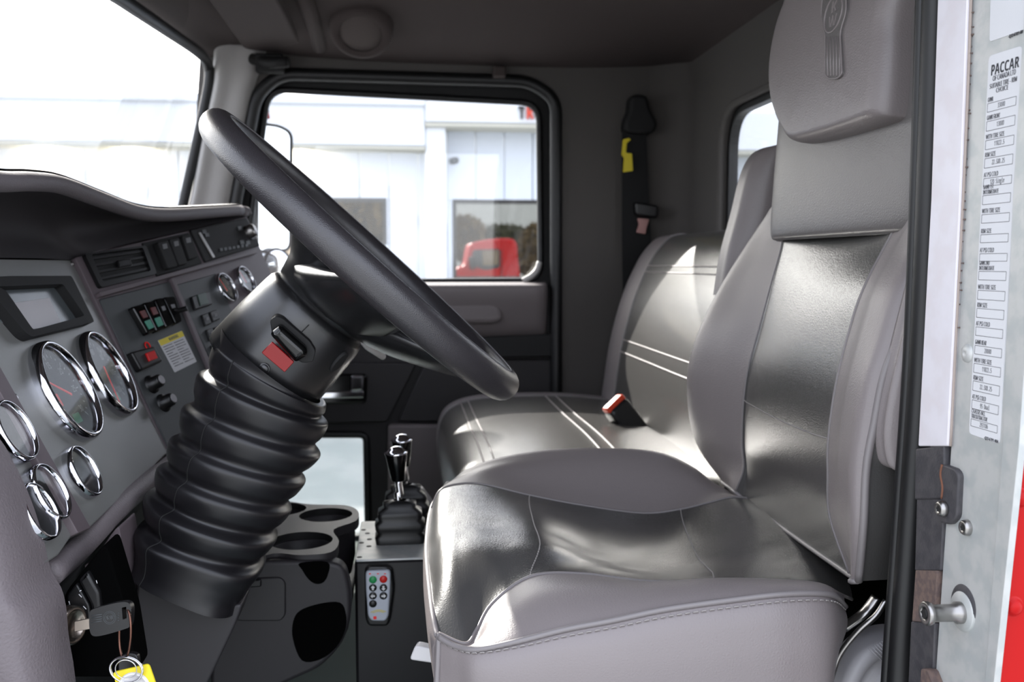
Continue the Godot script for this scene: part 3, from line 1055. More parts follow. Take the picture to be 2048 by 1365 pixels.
func bench() -> void:
	var S := thing("passenger_bench", "grey leather bench seat beside the passenger door", "bench seat", Vector3(0.35, 1.0, -1.95))
	var ds := [1.46, 1.50, 1.75, 2.05, 2.30, 2.37, 2.41]
	var drop := [0.05, 0.012, 0.0, 0.002, 0.0, 0.004, 0.06]
	var n := 5
	var prof := [[0.12, 1.10], [0.092, 1.22], [0.082, 1.31], [0.092, 1.37], [0.125, 1.402], [0.19, 1.418], [0.30, 1.422], [0.42, 1.418], [0.56, 1.40], [0.62, 1.38]]
	var ctrl := []
	for q in prof:
		var r := PackedVector3Array()
		for k in ds.size():
			var e: float = drop[k]
			r.append(Vector3(q[0] + (0.02 if k == 0 or k == 6 else 0.0), q[1] - e, -ds[k]))
		ctrl.append(r)
	var rows := net(ctrl, n, n)
	var st := mb()
	grid(st, cols_of(rows, 0, 4 * n))
	var cp := obj("cushion_panel", st, M.leather_insert, S, "shiny dark grey bench cushion panel with double seams")
	st = mb()
	grid(st, cols_of(rows, 4 * n, 6 * n))
	var a := PackedVector3Array()
	var b := PackedVector3Array()
	for r in rows:
		a.append(r[6 * n])
		b.append(Vector3(r[6 * n].x, 1.1, r[6 * n].z))
	grid(st, [a, b])
	obj("cushion_border", st, M.leather, S, "pale grey border of the bench cushion")
	for k in [[4.25, 0], [4.55, 0], [6.4, 0], [6.62, 0]]:
		st = mb()
		var line := PackedVector3Array()
		for j in range(n, 4 * n + 1):
			var lo: Vector3 = rows[int(floor(k[0] * n))][j]
			var hi: Vector3 = rows[int(floor(k[0] * n)) + 1][j]
			line.append(lo.lerp(hi, fposmod(k[0] * n, 1.0)))
		tube(st, line, 0.0018, 6)
		obj("double_seam", st, M.leather, cp, "pale stitched seam")
	st = mb()
	tube(st, col_of(rows, 4 * n), 0.003, 6)
	obj("cushion_piping", st, M.piping, S)
	# backrest
	prof = [[0.53, 1.30], [0.505, 1.37], [0.512, 1.45], [0.527, 1.55], [0.556, 1.66], [0.592, 1.745], [0.622, 1.79], [0.655, 1.815], [0.70, 1.81], [0.735, 1.76], [0.74, 1.6]]
	ds = [1.40, 1.43, 1.70, 2.0, 2.25, 2.36, 2.425, 2.44]
	var set_back := [0.06, 0.01, 0.0, 0.0, 0.0, -0.002, 0.018, 0.10]
	ctrl = []
	for q in prof:
		var r := PackedVector3Array()
		for k in ds.size():
			var e: float = set_back[k]
			r.append(Vector3(minf(q[0] + e, 0.745), q[1] - e * (0.25 if q[1] > 1.7 else 0.0), -ds[k]))
		ctrl.append(r)
	rows = net(ctrl, n, n)
	st = mb()
	grid(st, cols_of(rows, 0, 4 * n))
	var bp := obj("back_panel", st, M.leather_insert, S, "sunlit grey leather panel of the bench backrest")
	st = mb()
	grid(st, cols_of(rows, 4 * n, 7 * n))
	obj("back_border", st, M.leather, S, "pale grey border of the bench backrest")
	st = mb()
	tube(st, col_of(rows, 4 * n), 0.003, 6)
	obj("back_piping", st, M.piping, S)
	for k in [2.85, 3.12, 4.75, 4.95]:
		st = mb()
		var line := PackedVector3Array()
		for j in range(n, 4 * n + 1):
			var lo: Vector3 = rows[int(floor(k * n))][j]
			var hi: Vector3 = rows[int(floor(k * n)) + 1][j]
			line.append(lo.lerp(hi, fposmod(k * n, 1.0)))
		tube(st, line, 0.0018, 6)
		obj("double_seam", st, M.leather, bp, "pale stitched seam")
	var E := frame(at(1409, 545, 2.05), Vector3(-0.94, 0.33, 0), Vector3(0, 0, -1))
	st = mb()
	slab(st, E, rounded(PackedVector2Array([Vector2(-0.012, 0.03), Vector2(-0.008, -0.03), Vector2(0.008, -0.03), Vector2(0.012, 0.03)]), 0.006), -0.03, 0.002, 0.002, 2)
	obj("emblem", st, M.leather_upper, bp, "small worn emblem")
	st = mb()
	box(st, Vector3(0.16, 1.0, -2.36), Vector3(0.62, 1.3, -1.5), 0.02)
	obj("seat_base", st, M.door_lower, S)
	# pale bracket under the front of the bench
	st = mb()
	var Q := Transform3D(Basis.IDENTITY, Vector3(0, 0, -1.66))
	slab(st, Q, rounded(ons(Q, [[810, 1010], [834, 980], [846, 986], [876, 1026], [872, 1060], [840, 1040]]), 0.004), -0.05, 0.0, 0.006, 3)
	obj("front_bracket", st, M.grey_plastic, S, "pale bracket under the bench front")

func belts() -> void:
	var B := thing("seat_belt", "black seat belt hanging down the wall behind the passenger door", "seat belt", at(1270, 560, 2.5))
	var st := mb()
	grid(st, [PackedVector3Array([at(1244, 250, 2.505), at(1292, 250, 2.505)]), PackedVector3Array([at(1244, 400, 2.50), at(1298, 400, 2.50)]), PackedVector3Array([at(1244, 480, 2.50), at(1302, 480, 2.50)]), PackedVector3Array([at(1246, 640, 2.50), at(1290, 640, 2.50)])])
	grid(st, [PackedVector3Array([at(1244, 250, 2.51), at(1292, 250, 2.51)]), PackedVector3Array([at(1244, 400, 2.505), at(1298, 400, 2.505)]), PackedVector3Array([at(1244, 480, 2.505), at(1302, 480, 2.505)]), PackedVector3Array([at(1246, 640, 2.505), at(1290, 640, 2.505)])])
	obj("webbing", st, M.belt_web, B)
	var T := Transform3D(Basis.IDENTITY, Vector3(0, 0, -2.52))
	st = mb()
	slab(st, T, smooth_flat(ons(T, [[1258, 196], [1286, 196], [1296, 225], [1308, 250], [1300, 268], [1272, 272], [1246, 266], [1244, 246], [1252, 225]]), 4), -0.01, 0.035, 0.02, 3)
	obj("anchor_cover", st, M.black_matte, B, "black belt anchor cover")
	T.origin.z = -2.50
	st = mb()
	slab(st, T, rounded(ons(T, [[1266, 404], [1314, 412], [1312, 438], [1268, 432]]), 0.01), 0.0, 0.02, 0.006, 3)
	var tn := obj("tongue_grip", st, M.black, B)
	st = mb()
	slab(st, T, rounded(ons(T, [[1272, 436], [1298, 438], [1292, 456], [1290, 470], [1270, 466], [1276, 450]]), 0.006), 0.006, 0.011, 0.002, 2)
	obj("belt_tongue", st, M.pink_steel, tn, "pinkish metal belt tongue")
	# yellow tag on the belt
	T.origin.z = -2.49
	st = mb()
	slab(st, T, rounded(ons(T, [[1246, 279], [1258, 276], [1262, 280], [1254, 286], [1252, 306], [1264, 307], [1266, 342], [1246, 345], [1248, 316], [1243, 310]]), 0.003), -0.002, 0.001, 0.0005, 1)
	single("belt_tag", st, M.yellow, "small yellow tag hanging on the black seat belt", "tag")
	# buckle on its stalk
	var K := thing("belt_buckle", "black seat belt buckle with a red tip standing between bench cushion and backrest", "buckle", at(1290, 880, 1.95))
	var o := at(1258, 846, 1.93)
	var dir := (at(1230, 806, 1.93) - at(1292, 884, 1.93)).normalized()
	var F := frame(o, Vector3(0.25, 0.15, 1), dir)
	st = mb()
	slab(st, F, rrect(0.10, 0.052, 0.012, 4), -0.016, 0.016, 0.008, 3)
	obj("buckle_body", st, M.black, K)
	st = mb()
	slab(st, F, rrect(0.014, 0.05, 0.005, 3, Vector2(0.052, 0)), -0.012, 0.012, 0.005, 3)
	obj("release_button", st, M.orange_plastic, K, "red release button")
	st = mb()
	tube(st, PackedVector3Array([F * Vector3(-0.045, 0, 0), F * Vector3(-0.08, 0.006, 0), F * Vector3(-0.12, 0.01, -0.01)]), 0.018, 8, false, 0.5)
	obj("buckle_stalk", st, M.black_matte, K)

# ------------------------------------------------------------------ dashboard
func pad_on(T: Transform3D, pts: Array, lo: float, hi: float, r := 0.004, bev := 0.0015) -> SurfaceTool:
	var st := mb()
	slab(st, T, rounded(ons(T, pts), r), lo, hi, bev, 2)
	return st

func frame_on(T: Transform3D, outer: Array, inner: Array, lo: float, hi: float, r := 0.004) -> SurfaceTool:
	var st := mb()
	holed(st, T, rounded(ons(T, outer), r), rounded(ons(T, inner), r * 0.8), lo, hi, 48)
	return st

func gauge(dash: Node3D, T: Transform3D, px: float, py: float, r: float, needle: float, label: String, marks := true) -> void:
	var c := on(T, px, py)
	var G := frame(T * Vector3(c.x, c.y, 0), T.basis.z, T.basis.x)
	var st := mb()
	var h := 0.013 if r > 0.04 else 0.010
	lathe(st, G, [[r * 1.06, -0.004], [r * 1.06, h * 0.45], [r * 1.03, h * 0.9], [r * 0.985, h * 1.05], [r * 0.945, h], [r * 0.925, h * 0.55], [r * 0.91, 0.001]], 56)
	var ring_: MeshInstance3D = obj("gauge", st, M.chrome, dash, label)
	st = mb()
	slab(st, G, circle(r * 0.915, 40), -0.004, 0.0012, 0.0002, 1)
	obj("dial", st, M.black_gloss if r < 0.026 else M.black_matte, ring_)
	if marks:
		st = mb()
		for k in 25:
			var a := deg_to_rad(225.0 - 270.0 * k / 24.0)
			var u := Vector2.from_angle(a)
			var L := 0.12 if k % 4 == 0 else 0.06
			var q := frame(G * Vector3(u.x * r * (0.82 - L / 2), u.y * r * (0.82 - L / 2), 0.0012), G.basis.z, G.basis * Vector3(u.x, u.y, 0))
			slab(st, q, rrect(r * L, r * 0.022, 0.0001, 1), 0.0, 0.0003, 0.0001, 1)
		for k in 7:
			var u := Vector2.from_angle(deg_to_rad(225.0 - 45.0 * k))
			var q := frame(G * Vector3(u.x * r * 0.58, u.y * r * 0.58, 0.0012), G.basis.z, G.basis.x)
			if r > 0.04:
				letters(st, q, str(k * 5 if needle > 0 else k * 20), r * 0.13, 0.9, false, 0.0003)
		obj("dial_marks", st, M.grey_mark, ring_)
	if needle > -900:
		st = mb()
		var u := Vector2.from_angle(deg_to_rad(absf(needle)))
		var q := frame(G * Vector3(u.x * r * 0.22, u.y * r * 0.22, 0.004), G.basis.z, G.basis * Vector3(u.x, u.y, 0))
		slab(st, q, rounded(PackedVector2Array([Vector2(-r * 0.42, -r * 0.025), Vector2(r * 0.58, -r * 0.012), Vector2(r * 0.58, r * 0.012), Vector2(-r * 0.42, r * 0.025)]), 0.0003), 0.0, 0.001, 0.0003, 1)
		obj("needle", st, M.red_mark, ring_, "red needle")
	if r > 0.04:
		st = mb()
		slab(st, G, rrect(r * 0.34, r * 0.2, 0.001, 2, Vector2(0, -r * 0.55)), 0.001, 0.0017, 0.0002, 1)
		obj("green_window", st, M.green_mark, ring_, "small green dial window")
		st = mb()
		slab(st, G, rrect(r * 0.12, r * 0.26, 0.001, 2, Vector2(-r * 0.38, -r * 0.1)), 0.001, 0.0017, 0.0002, 1)
		obj("red_symbol", st, M.red_mark, ring_, "red dial symbol")
	st = mb()
	slab(st, G, circle(r * 0.93, 40), h * 0.55, h * 0.55 + 0.0006, 0.0002, 1)
	obj("gauge_glass", st, M.gauge_glass, ring_)

func dashboard() -> void:
	var S := thing("dashboard", "grey truck dashboard with chrome ringed gauges and switch panels", "dashboard", Vector3(-0.42, 1.45, -1.3))
	var G := frame(at(335, 905, 1.32), Vector3(0.9, 0.436, 0), Vector3(0, 0, -1))
	var a := at(163, 512, 1.365)
	var b := at(335, 905, 1.32)
	var c := at(548, 560, 1.90)
	var n := (c - a).cross(b - a).normalized()
	if n.x < 0:
		n = -n
	var tmp := frame(a, n, Vector3(0, 0, -1))
	var e := on(tmp, 490, 437)
	var R := frame(a, n, tmp.basis * Vector3(e.x, e.y, 0))
	# gauge panel and switch panel
	obj("gauge_panel", pad_on(G, [[-130, 516], [149, 520], [336, 905], [174, 1062]], -0.03, 0.0, 0.003), M.panel_paint, S, "satin dark grey gauge panel")
	obj("side_gauge_panel", pad_on(G, [[-158, 516], [148, 1070], [122, 1108], [92, 1128], [-60, 1000], [-260, 700], [-300, 516]], -0.03, -0.002, 0.003), M.panel_paint, S, "narrow dark panel with small gauges")
	obj("divider_strip", pad_on(G, [[-134, 516], [173, 1061], [147, 1072], [-160, 516]], -0.01, 0.005, 0.002, 0.002), M.dash_trim, S, "mauve grey divider strip")
	obj("switch_panel", pad_on(R, [[150, 515], [494, 433], [552, 572], [640, 770], [336, 905]], -0.03, 0.0, 0.004), M.dash_trim, S, "mauve grey centre panel")
	for q in [[144, 528], [30, 795]]:
		var p := on(G, q[0], q[1])
		var st0 := mb()
		lathe(st0, frame(G * Vector3(p.x, p.y, 0), G.basis.z, G.basis.x), [[0.0, 0.002], [0.003, 0.0018], [0.004, 0.0]], 12)
		obj("screw", st0, M.steel, S)
	# hood over the panels
	var lip := PackedVector3Array([Vector3(-0.435, 1.826, -0.69), at(-160, 352, .85), at(-80, 352, .90), at(0, 363, .98), at(60, 363, 1.06), at(120, 370, 1.15), at(200, 399, 1.27), at(270, 424, 1.41), at(330, 430, 1.53), at(420, 425, 1.74), at(480, 421, 1.90)])
	var under := PackedVector3Array([Vector3(-0.46, 1.757, -0.69)])
	for q in [[-160, 516], [-90, 516], [0, 516], [75, 517], [148, 519]]:
		var p := on(G, q[0], q[1])
		under.append(G * Vector3(p.x, p.y, 0.0))
	for q in [[185, 505], [270, 484], [330, 471], [420, 450], [490, 433]]:
		var p := on(R, q[0], q[1])
		under.append(R * Vector3(p.x, p.y, 0.0))
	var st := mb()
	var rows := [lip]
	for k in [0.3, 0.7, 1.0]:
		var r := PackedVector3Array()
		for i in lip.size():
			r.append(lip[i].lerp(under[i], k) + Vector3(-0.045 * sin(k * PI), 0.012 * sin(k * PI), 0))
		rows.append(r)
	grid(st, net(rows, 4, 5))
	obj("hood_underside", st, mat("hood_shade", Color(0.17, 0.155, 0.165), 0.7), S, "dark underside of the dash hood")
	st = mb()
	var line := smooth_line(lip, 6)
	tube(st, line, 0.0105, 12)
	var over := [line]
	for k in [[0.03, 0.0125], [-0.03, 0.012], [-0.12, 0.0], [-0.28, -0.05]]:
		var r := PackedVector3Array()
		for v in line:
			r.append(Vector3(maxf(v.x + minf(k[0], 0.0), -0.66), v.y + k[1] if k[0] > -0.2 else 1.78, v.z))
		over.append(r)
	grid(st, over.slice(1))
	tube(st, PackedVector3Array([line[-1], at(492, 424, 1.93), at(494, 430, 1.93)]), 0.0105, 10)
	var endcap := PackedVector3Array()
	var mid := PackedVector3Array()
	for v in [over[0][-1], over[1][-1], over[2][-1], over[3][-1], over[4][-1]]:
		mid.append(v)
		endcap.append(Vector3(v.x - 0.0, 1.40, v.z))
	grid(st, [mid, endcap], false, -1)
	obj("dash_hood", st, M.dash_hood, S, "padded grey dash hood with a raised hump")
	# door end of the dash
	st = mb()
	slab(st, Transform3D(Basis.IDENTITY, Vector3(0, 0, -0.69)), rounded(PackedVector2Array([Vector2(-0.62, 1.82), Vector2(-0.44, 1.82), Vector2(-0.46, 1.76), Vector2(-0.37, 1.52), Vector2(-0.40, 1.05), Vector2(-0.62, 1.05)]), 0.02), -0.03, 0.0, 0.006, 2)
	obj("dash_end", st, M.dash_soft, S)
	# passenger side of the dash, behind the centre panel
	st = mb()
	box(st, Vector3(-0.62, 1.15, -2.49), Vector3(-0.37, 1.70, -1.96), 0.03)
	obj("passenger_dash", st, M.dash_soft, S)
	# information display
	obj("display_bezel", frame_on(G, [[-70, 566], [0, 562], [126, 560], [172, 652], [44, 684], [30, 676], [-70, 560]], [[-60, 585], [108, 577], [152, 640], [46, 670], [-10, 590]], -0.002, 0.012, 0.006), M.black_matte, S, "black display bezel")
	st = pad_on(G, [[-80, 580], [112, 572], [156, 645], [42, 676]], -0.002, 0.001, 0.003)
	var scr := obj("display", st, M.screen_grey, S, "dark grey information display")
	obj("display_window", pad_on(G, [[27, 607], [96, 597], [121, 650], [54, 662]], 0.0, 0.0016, 0.001, 0.0003), M.pale_screen, scr, "pale unlit screen area")
	# gauges
	gauge(S, G, 125, 787, 0.0575, 153.0, "large gauge near the door with a red needle")
	gauge(S, G, 208, 752, 0.056, -255.0, "large gauge with a red mark, nearer the centre")
	gauge(S, G, 157, 949, 0.028, -999.0, "small blank dark gauge below the large pair", false)
	gauge(S, G, 18, 868, 0.030, -999.0, "small gauge at the edge of the narrow panel", false)
	gauge(S, G, 88, 991, 0.028, -999.0, "small gauge low on the narrow panel", false)
	gauge(S, G, 66, 1030, 0.027, -999.0, "small gauge lowest on the narrow panel", false)
	gauge(S, R, 447, 579, 0.0265, 100.0, "small round gauge on the centre panel")
	gauge(S, R, 486, 563, 0.0255, 100.0, "small round gauge at the end of the centre panel")
	# lower lip of the gauge panel and the pad below
	st = mb()
	var lo := PackedVector3Array([at(96, 1152, .905), at(160, 1095, .98), at(230, 1022, 1.08), at(295, 965, 1.2), at(338, 930, 1.32), at(370, 905, 1.42)])
	tube(st, smooth_line(lo, 6), 0.013, 12)
	obj("lower_lip", st, M.dash_soft, S, "grained lower edge of the dash")
	st = mb()
	var ctrl := [lo]
	for q in [[-0.01, -0.03], [-0.03, -0.06], [-0.05, -0.15], [-0.1, -0.4]]:
		var r := PackedVector3Array()
		for v in lo:
			r.append(v + Vector3(q[0], q[1], 0))
		ctrl.append(r)
	grid(st, net(ctrl, 3, 4))
	obj("lower_dash", st, M.black_matte, S, "black lower dash behind the ignition key")
	var K := Transform3D(Basis.IDENTITY, Vector3(0, 0, -1.10))
	st = mb()
	slab(st, K, smooth_flat(ons(K, [[205, 1110], [222, 1088], [262, 1030], [272, 1040], [278, 1110], [276, 1180], [266, 1240], [258, 1262], [250, 1230]]), 4), 0.0, 0.06, 0.012, 4)
	obj("knee_trim", st, M.dash_trim, S, "mauve curved knee trim")
	K.origin.z = -0.875
	st = mb()
	pillow(st, K, smooth_flat(ons(K, [[-240, 720], [-100, 800], [-10, 868], [30, 930], [62, 1000], [86, 1075], [102, 1140], [126, 1186], [136, 1260], [138, 1420], [-50, 1450], [-240, 1420]]), 5), 0.0, 0.09, 0.05, 0.01)
	obj("end_pad", st, M.dash_soft, S, "large mauve grey grained pad at the door end")
	# switches beside the ignition
	K.origin.z = -0.90
	st = mb()
	slab(st, K, rounded(ons(K, [[118, 1200], [205, 1090], [250, 1240], [270, 1365], [120, 1365]]), 0.01), -0.05, -0.01, 0.004, 2)
	obj("ignition_panel", st, M.void_black, S, "black ignition panel")
	for q in [[[130, 1196], [150, 1170], [176, 1216], [178, 1246], [150, 1250], [132, 1222]], [[153, 1166], [172, 1146], [196, 1190], [200, 1240], [182, 1244], [178, 1214]]]:
		obj("rocker_switch", pad_on(K, q, -0.012, -0.004, 0.003, 0.003), M.black, S)
	st = mb()
	for q in [[135, 1206, 137, 1213], [156, 1186, 160, 1184], [155, 1192, 161, 1198], [164, 1216, 170, 1222], [190, 1164, 192, 1170]]:
		var p0 := on(K, q[0], q[1])
		var p1 := on(K, q[2], q[3])
		tube(st, PackedVector3Array([K * Vector3(p0.x, p0.y, -0.0035), K * Vector3(p1.x, p1.y, -0.0035)]), 0.0004, 5)
	obj("switch_marks", st, M.white_mark, S)
	# --- centre panel
	var vent := obj("air_vent", frame_on(R, [[162, 511], [286, 494], [308, 551], [195, 579]], [[176, 513], [280, 499], [296, 545], [199, 567]], -0.004, 0.006, 0.006), M.black, S, "black air vent")
	obj("vent_back", pad_on(R, [[170, 512], [284, 497], [302, 549], [196, 573]], -0.003, 0.0005, 0.004), M.black_matte, vent)
	for k in 4:
		var f := (k + 0.5) / 4.0
		var x0 := lerpf(178, 200, f)
		var x1 := lerpf(281, 297, f)
		var y0 := lerpf(513, 567, f)
		var y1 := lerpf(499, 545, f)
		obj("louvre", pad_on(R, [[x0, y0 - 3], [x1, y1 - 3], [x1 + 1, y1 + 2], [x0 + 1, y0 + 2]], 0.0, 0.004, 0.001, 0.001), M.black, vent)
	obj("vent_thumb_tab", pad_on(R, [[228, 525], [254, 521], [258, 534], [232, 539]], 0.002, 0.007, 0.002), M.black, vent)
	obj("upper_switch_plate", pad_on(R, [[282, 487], [376, 466], [403, 528], [312, 554]], -0.004, 0.002, 0.003), M.black_matte, S, "black upper switch plate")
	for q in [[[304, 490], [326, 485], [346, 538], [326, 543]], [[328, 484], [348, 480], [366, 532], [348, 537]], [[353, 477], [372, 473], [388, 519], [369, 525]]]:
		var sw := obj("rocker_switch", pad_on(R, q, 0.0, 0.010, 0.004, 0.003), M.black_matte, S)
		var mx: float = (q[0][0] + q[1][0]) / 2.0 + 3
		var my: float = (q[0][1] + q[1][1]) / 2.0 + 10
		obj("switch_symbol", pad_on(R, [[mx - 4, my - 3], [mx + 5, my - 5], [mx + 7, my + 5], [mx - 2, my + 7]], 0.009, 0.0105, 0.001, 0.0003), M.grey_mark, sw)
	var radio := obj("radio", pad_on(R, [[377, 462], [490, 437], [517, 493], [408, 526]], -0.004, 0.004, 0.004), M.black_matte, S, "black radio")
	obj("radio_edge", pad_on(R, [[392, 468], [396, 467], [425, 517], [421, 519]], 0.003, 0.006, 0.001, 0.0005), M.steel, radio)
	for k in 7:
		var x := 437.0 + k * 8.5
		var y := 502.0 - k * 1.5
		obj("radio_button", pad_on(R, [[x - 3, y - 2], [x + 3, y - 3], [x + 4, y + 3], [x - 2, y + 4]], 0.003, 0.006, 0.0006, 0.0004), M.panel_dark, radio)
	for q in [[402, 467], [408, 474], [474, 460], [478, 488], [490, 489], [500, 478]]:
		obj("radio_button", pad_on(R, [[q[0] - 4, q[1] - 4], [q[0] + 4, q[1] - 5], [q[0] + 6, q[1] + 3], [q[0] - 2, q[1] + 4]], 0.003, 0.0062, 0.0008, 0.0004), M.panel_dark, radio)
	var kc := on(R, 493, 467)
	st = mb()
	lathe(st, frame(R * Vector3(kc.x, kc.y, 0.003), R.basis.z, R.basis.x), [[0.0, 0.016], [0.010, 0.016], [0.0125, 0.013], [0.0135, 0.0]], 24)
	obj("radio_knob", st, M.steel, radio, "round radio knob")
	obj("ridge", pad_on(R, [[190, 589], [506, 503], [508, 510], [194, 598]], -0.002, 0.008, 0.002, 0.003), M.dash_trim, S)
	obj("switch_plate", pad_on(R, [[197, 600], [337, 564], [436, 790], [336, 900]], -0.004, 0.002, 0.004), M.panel_dark, S, "dark centre switch plate")
	obj("plate_divider", pad_on(R, [[335, 560], [341, 558], [440, 790], [432, 794]], -0.002, 0.007, 0.001, 0.002), M.dash_trim, S)
	obj("heater_plate", pad_on(R, [[346, 572], [432, 548], [500, 720], [430, 740]], -0.004, 0.002, 0.004), M.panel_dark, S, "dark heater control plate")
	var sx := [[[252, 620], [272, 615], [299, 668], [284, 675]], [[275, 612], [294, 608], [318, 663], [302, 670]], [[297, 605], [313, 601], [337, 655], [321, 662]], [[315, 601], [337, 599], [352, 649], [340, 655]]]
	for i in 4:
		var q: Array = sx[i]
		var sw := obj("rocker_switch", pad_on(R, q, 0.0, 0.012, 0.004, 0.003), M.black_gloss, S)
		var f := func(u: float, v: float) -> Array: return [lerpf(lerpf(q[0][0], q[1][0], u), lerpf(q[3][0], q[2][0], u), v), lerpf(lerpf(q[0][1], q[1][1], u), lerpf(q[3][1], q[2][1], u), v)]
		if i < 2:
			obj("red_lens", pad_on(R, [f.call(0.3, 0.22), f.call(0.85, 0.22), f.call(0.85, 0.48), f.call(0.3, 0.48)], 0.011, 0.013, 0.001, 0.0004), mat("red_lens", Color(0.35, 0.04, 0.04), 0.4), sw, "dark red lens")
			obj("green_lens", pad_on(R, [f.call(0.25, 0.58), f.call(0.9, 0.58), f.call(0.9, 0.88), f.call(0.25, 0.88)], 0.011, 0.013, 0.001, 0.0004), mat("green_lens", Color(0.22, 0.55, 0.46), 0.4), sw, "green lens")
		else:
			obj("switch_symbol", pad_on(R, [f.call(0.3, 0.3), f.call(0.7, 0.3), f.call(0.7, 0.45), f.call(0.3, 0.45)], 0.011, 0.0125, 0.001, 0.0004), M.grey_mark, sw)
	st = mb()
	var s0 := on(R, 338, 627)
	tube(st, PackedVector3Array([R * Vector3(s0.x, s0.y, 0.0), R * Vector3(s0.x, s0.y, 0.012), at(356, 622, 1.50), at(374, 617, 1.50)]), 0.004, 8)
	obj("toggle_stalk", st, M.black, S, "black toggle stalk")
	# yellow headed warning label
	var wl := obj("warning_label", pad_on(R, [[313, 683], [361, 663], [391, 725], [347, 747]], 0.0, 0.0026, 0.002, 0.0003), M.sticker, S, "white warning label with a yellow head")
	obj("label_head", pad_on(R, [[313.5, 683], [361, 663.5], [366, 674], [319, 694]], 0.002, 0.0029, 0.001, 0.0002), M.yellow, wl, "yellow label head")
	st = mb()
	var lx := on(R, 344, 677)
	letters(st, frame(R * Vector3(lx.x, lx.y, 0.0029), R.basis.z, R.basis * Vector3(on(R, 361, 668).x - on(R, 316, 687).x, on(R, 361, 668).y - on(R, 316, 687).y, 0)), "WARNING", 0.0048, 0.9, true)
	for k in 9:
		var f := k / 9.0
		for h in 2:
			var u0 := 0.07 if h == 0 else 0.53
			var u1 := 0.46 if h == 0 else 0.93
			if k % 4 == 3:
				u1 -= 0.15
			var L := [lerpf(320, 346, f), lerpf(698, 741, f)]
			var Q := [lerpf(367, 390, f), lerpf(679, 722, f)]
			var p0 := on(R, lerpf(L[0], Q[0], u0), lerpf(L[1], Q[1], u0))
			var p1 := on(R, lerpf(L[0], Q[0], u1), lerpf(L[1], Q[1], u1))
			tube(st, PackedVector3Array([R * Vector3(p0.x, p0.y, 0.0026), R * Vector3(p1.x, p1.y, 0.0026)]), 0.0006, 4)
	obj("label_print", st, M.ink_soft, wl)
	# guarded red switch
	var gs := obj("guarded_switch", pad_on(R, [[249, 711], [296, 699], [313, 729], [270, 748]], 0.0, 0.012, 0.004, 0.003), M.black, S, "black guarded switch")
	obj("red_button", pad_on(R, [[276, 715], [292, 709], [299, 725], [283, 731]], 0.011, 0.015, 0.001, 0.001), mat("red_button", Color(0.8, 0.02, 0.02), 0.3), gs, "red switch button")
	st = mb()
	var rr := PackedVector3Array()
	for v in circle(0.0055, 16, on(R, 292, 694)):
		rr.append(R * Vector3(v.x, v.y, 0.003))
	tube(st, rr, 0.0011, 6, true)
	obj("red_mark", st, M.red_mark, S, "red ring mark above the guarded switch")
	for q in [[300, 771], [324, 808]]:
		var kk := on(R, q[0], q[1])
		var KT := frame(R * Vector3(kk.x, kk.y, 0.0), R.basis.z, R.basis.x)
		st = mb()
		lathe(st, KT, [[0.0, 0.020], [0.007, 0.0195], [0.009, 0.017], [0.0095, 0.006], [0.013, 0.005], [0.014, 0.0]], 20)
		var kn := obj("control_knob", st, M.black, S, "small black control knob")
		st = mb()
		slab(st, KT, circle(0.0065, 14), 0.0195, 0.0208, 0.0004, 1)
		obj("knob_cap", st, M.grey_plastic, kn, "grey knob cap")
	# heater plate
	var hp := obj("clock_display", pad_on(R, [[376, 597], [411, 586], [419, 612], [384, 623]], 0.0, 0.007, 0.003), M.black, S, "small black clock with a green display")
	obj("green_display", pad_on(R, [[387, 594], [403, 589], [410, 611], [393, 616]], 0.006, 0.008, 0.001, 0.0004), mat("lcd_green", Color(0.05, 0.2, 0.14), 0.3), hp, "dark green display")
	for q in [[[398, 633], [410, 629], [418, 650], [406, 655]], [[414, 627], [428, 622], [435, 641], [421, 647]], [[407, 663], [419, 659], [429, 679], [416, 685]], [[423, 658], [437, 653], [445, 671], [431, 678]], [[417, 694], [430, 690], [438, 708], [426, 712]]]:
		var bt := obj("heater_button", pad_on(R, q, 0.0, 0.006, 0.002, 0.0015), M.black, S)
		var mx: float = (q[0][0] + q[2][0]) / 2.0
		var my: float = (q[0][1] + q[2][1]) / 2.0
		obj("button_symbol", pad_on(R, [[mx - 3, my - 3], [mx + 3, my - 4], [mx + 4, my + 3], [mx - 2, my + 4]], 0.0055, 0.0066, 0.0006, 0.0003), M.grey_mark, bt)

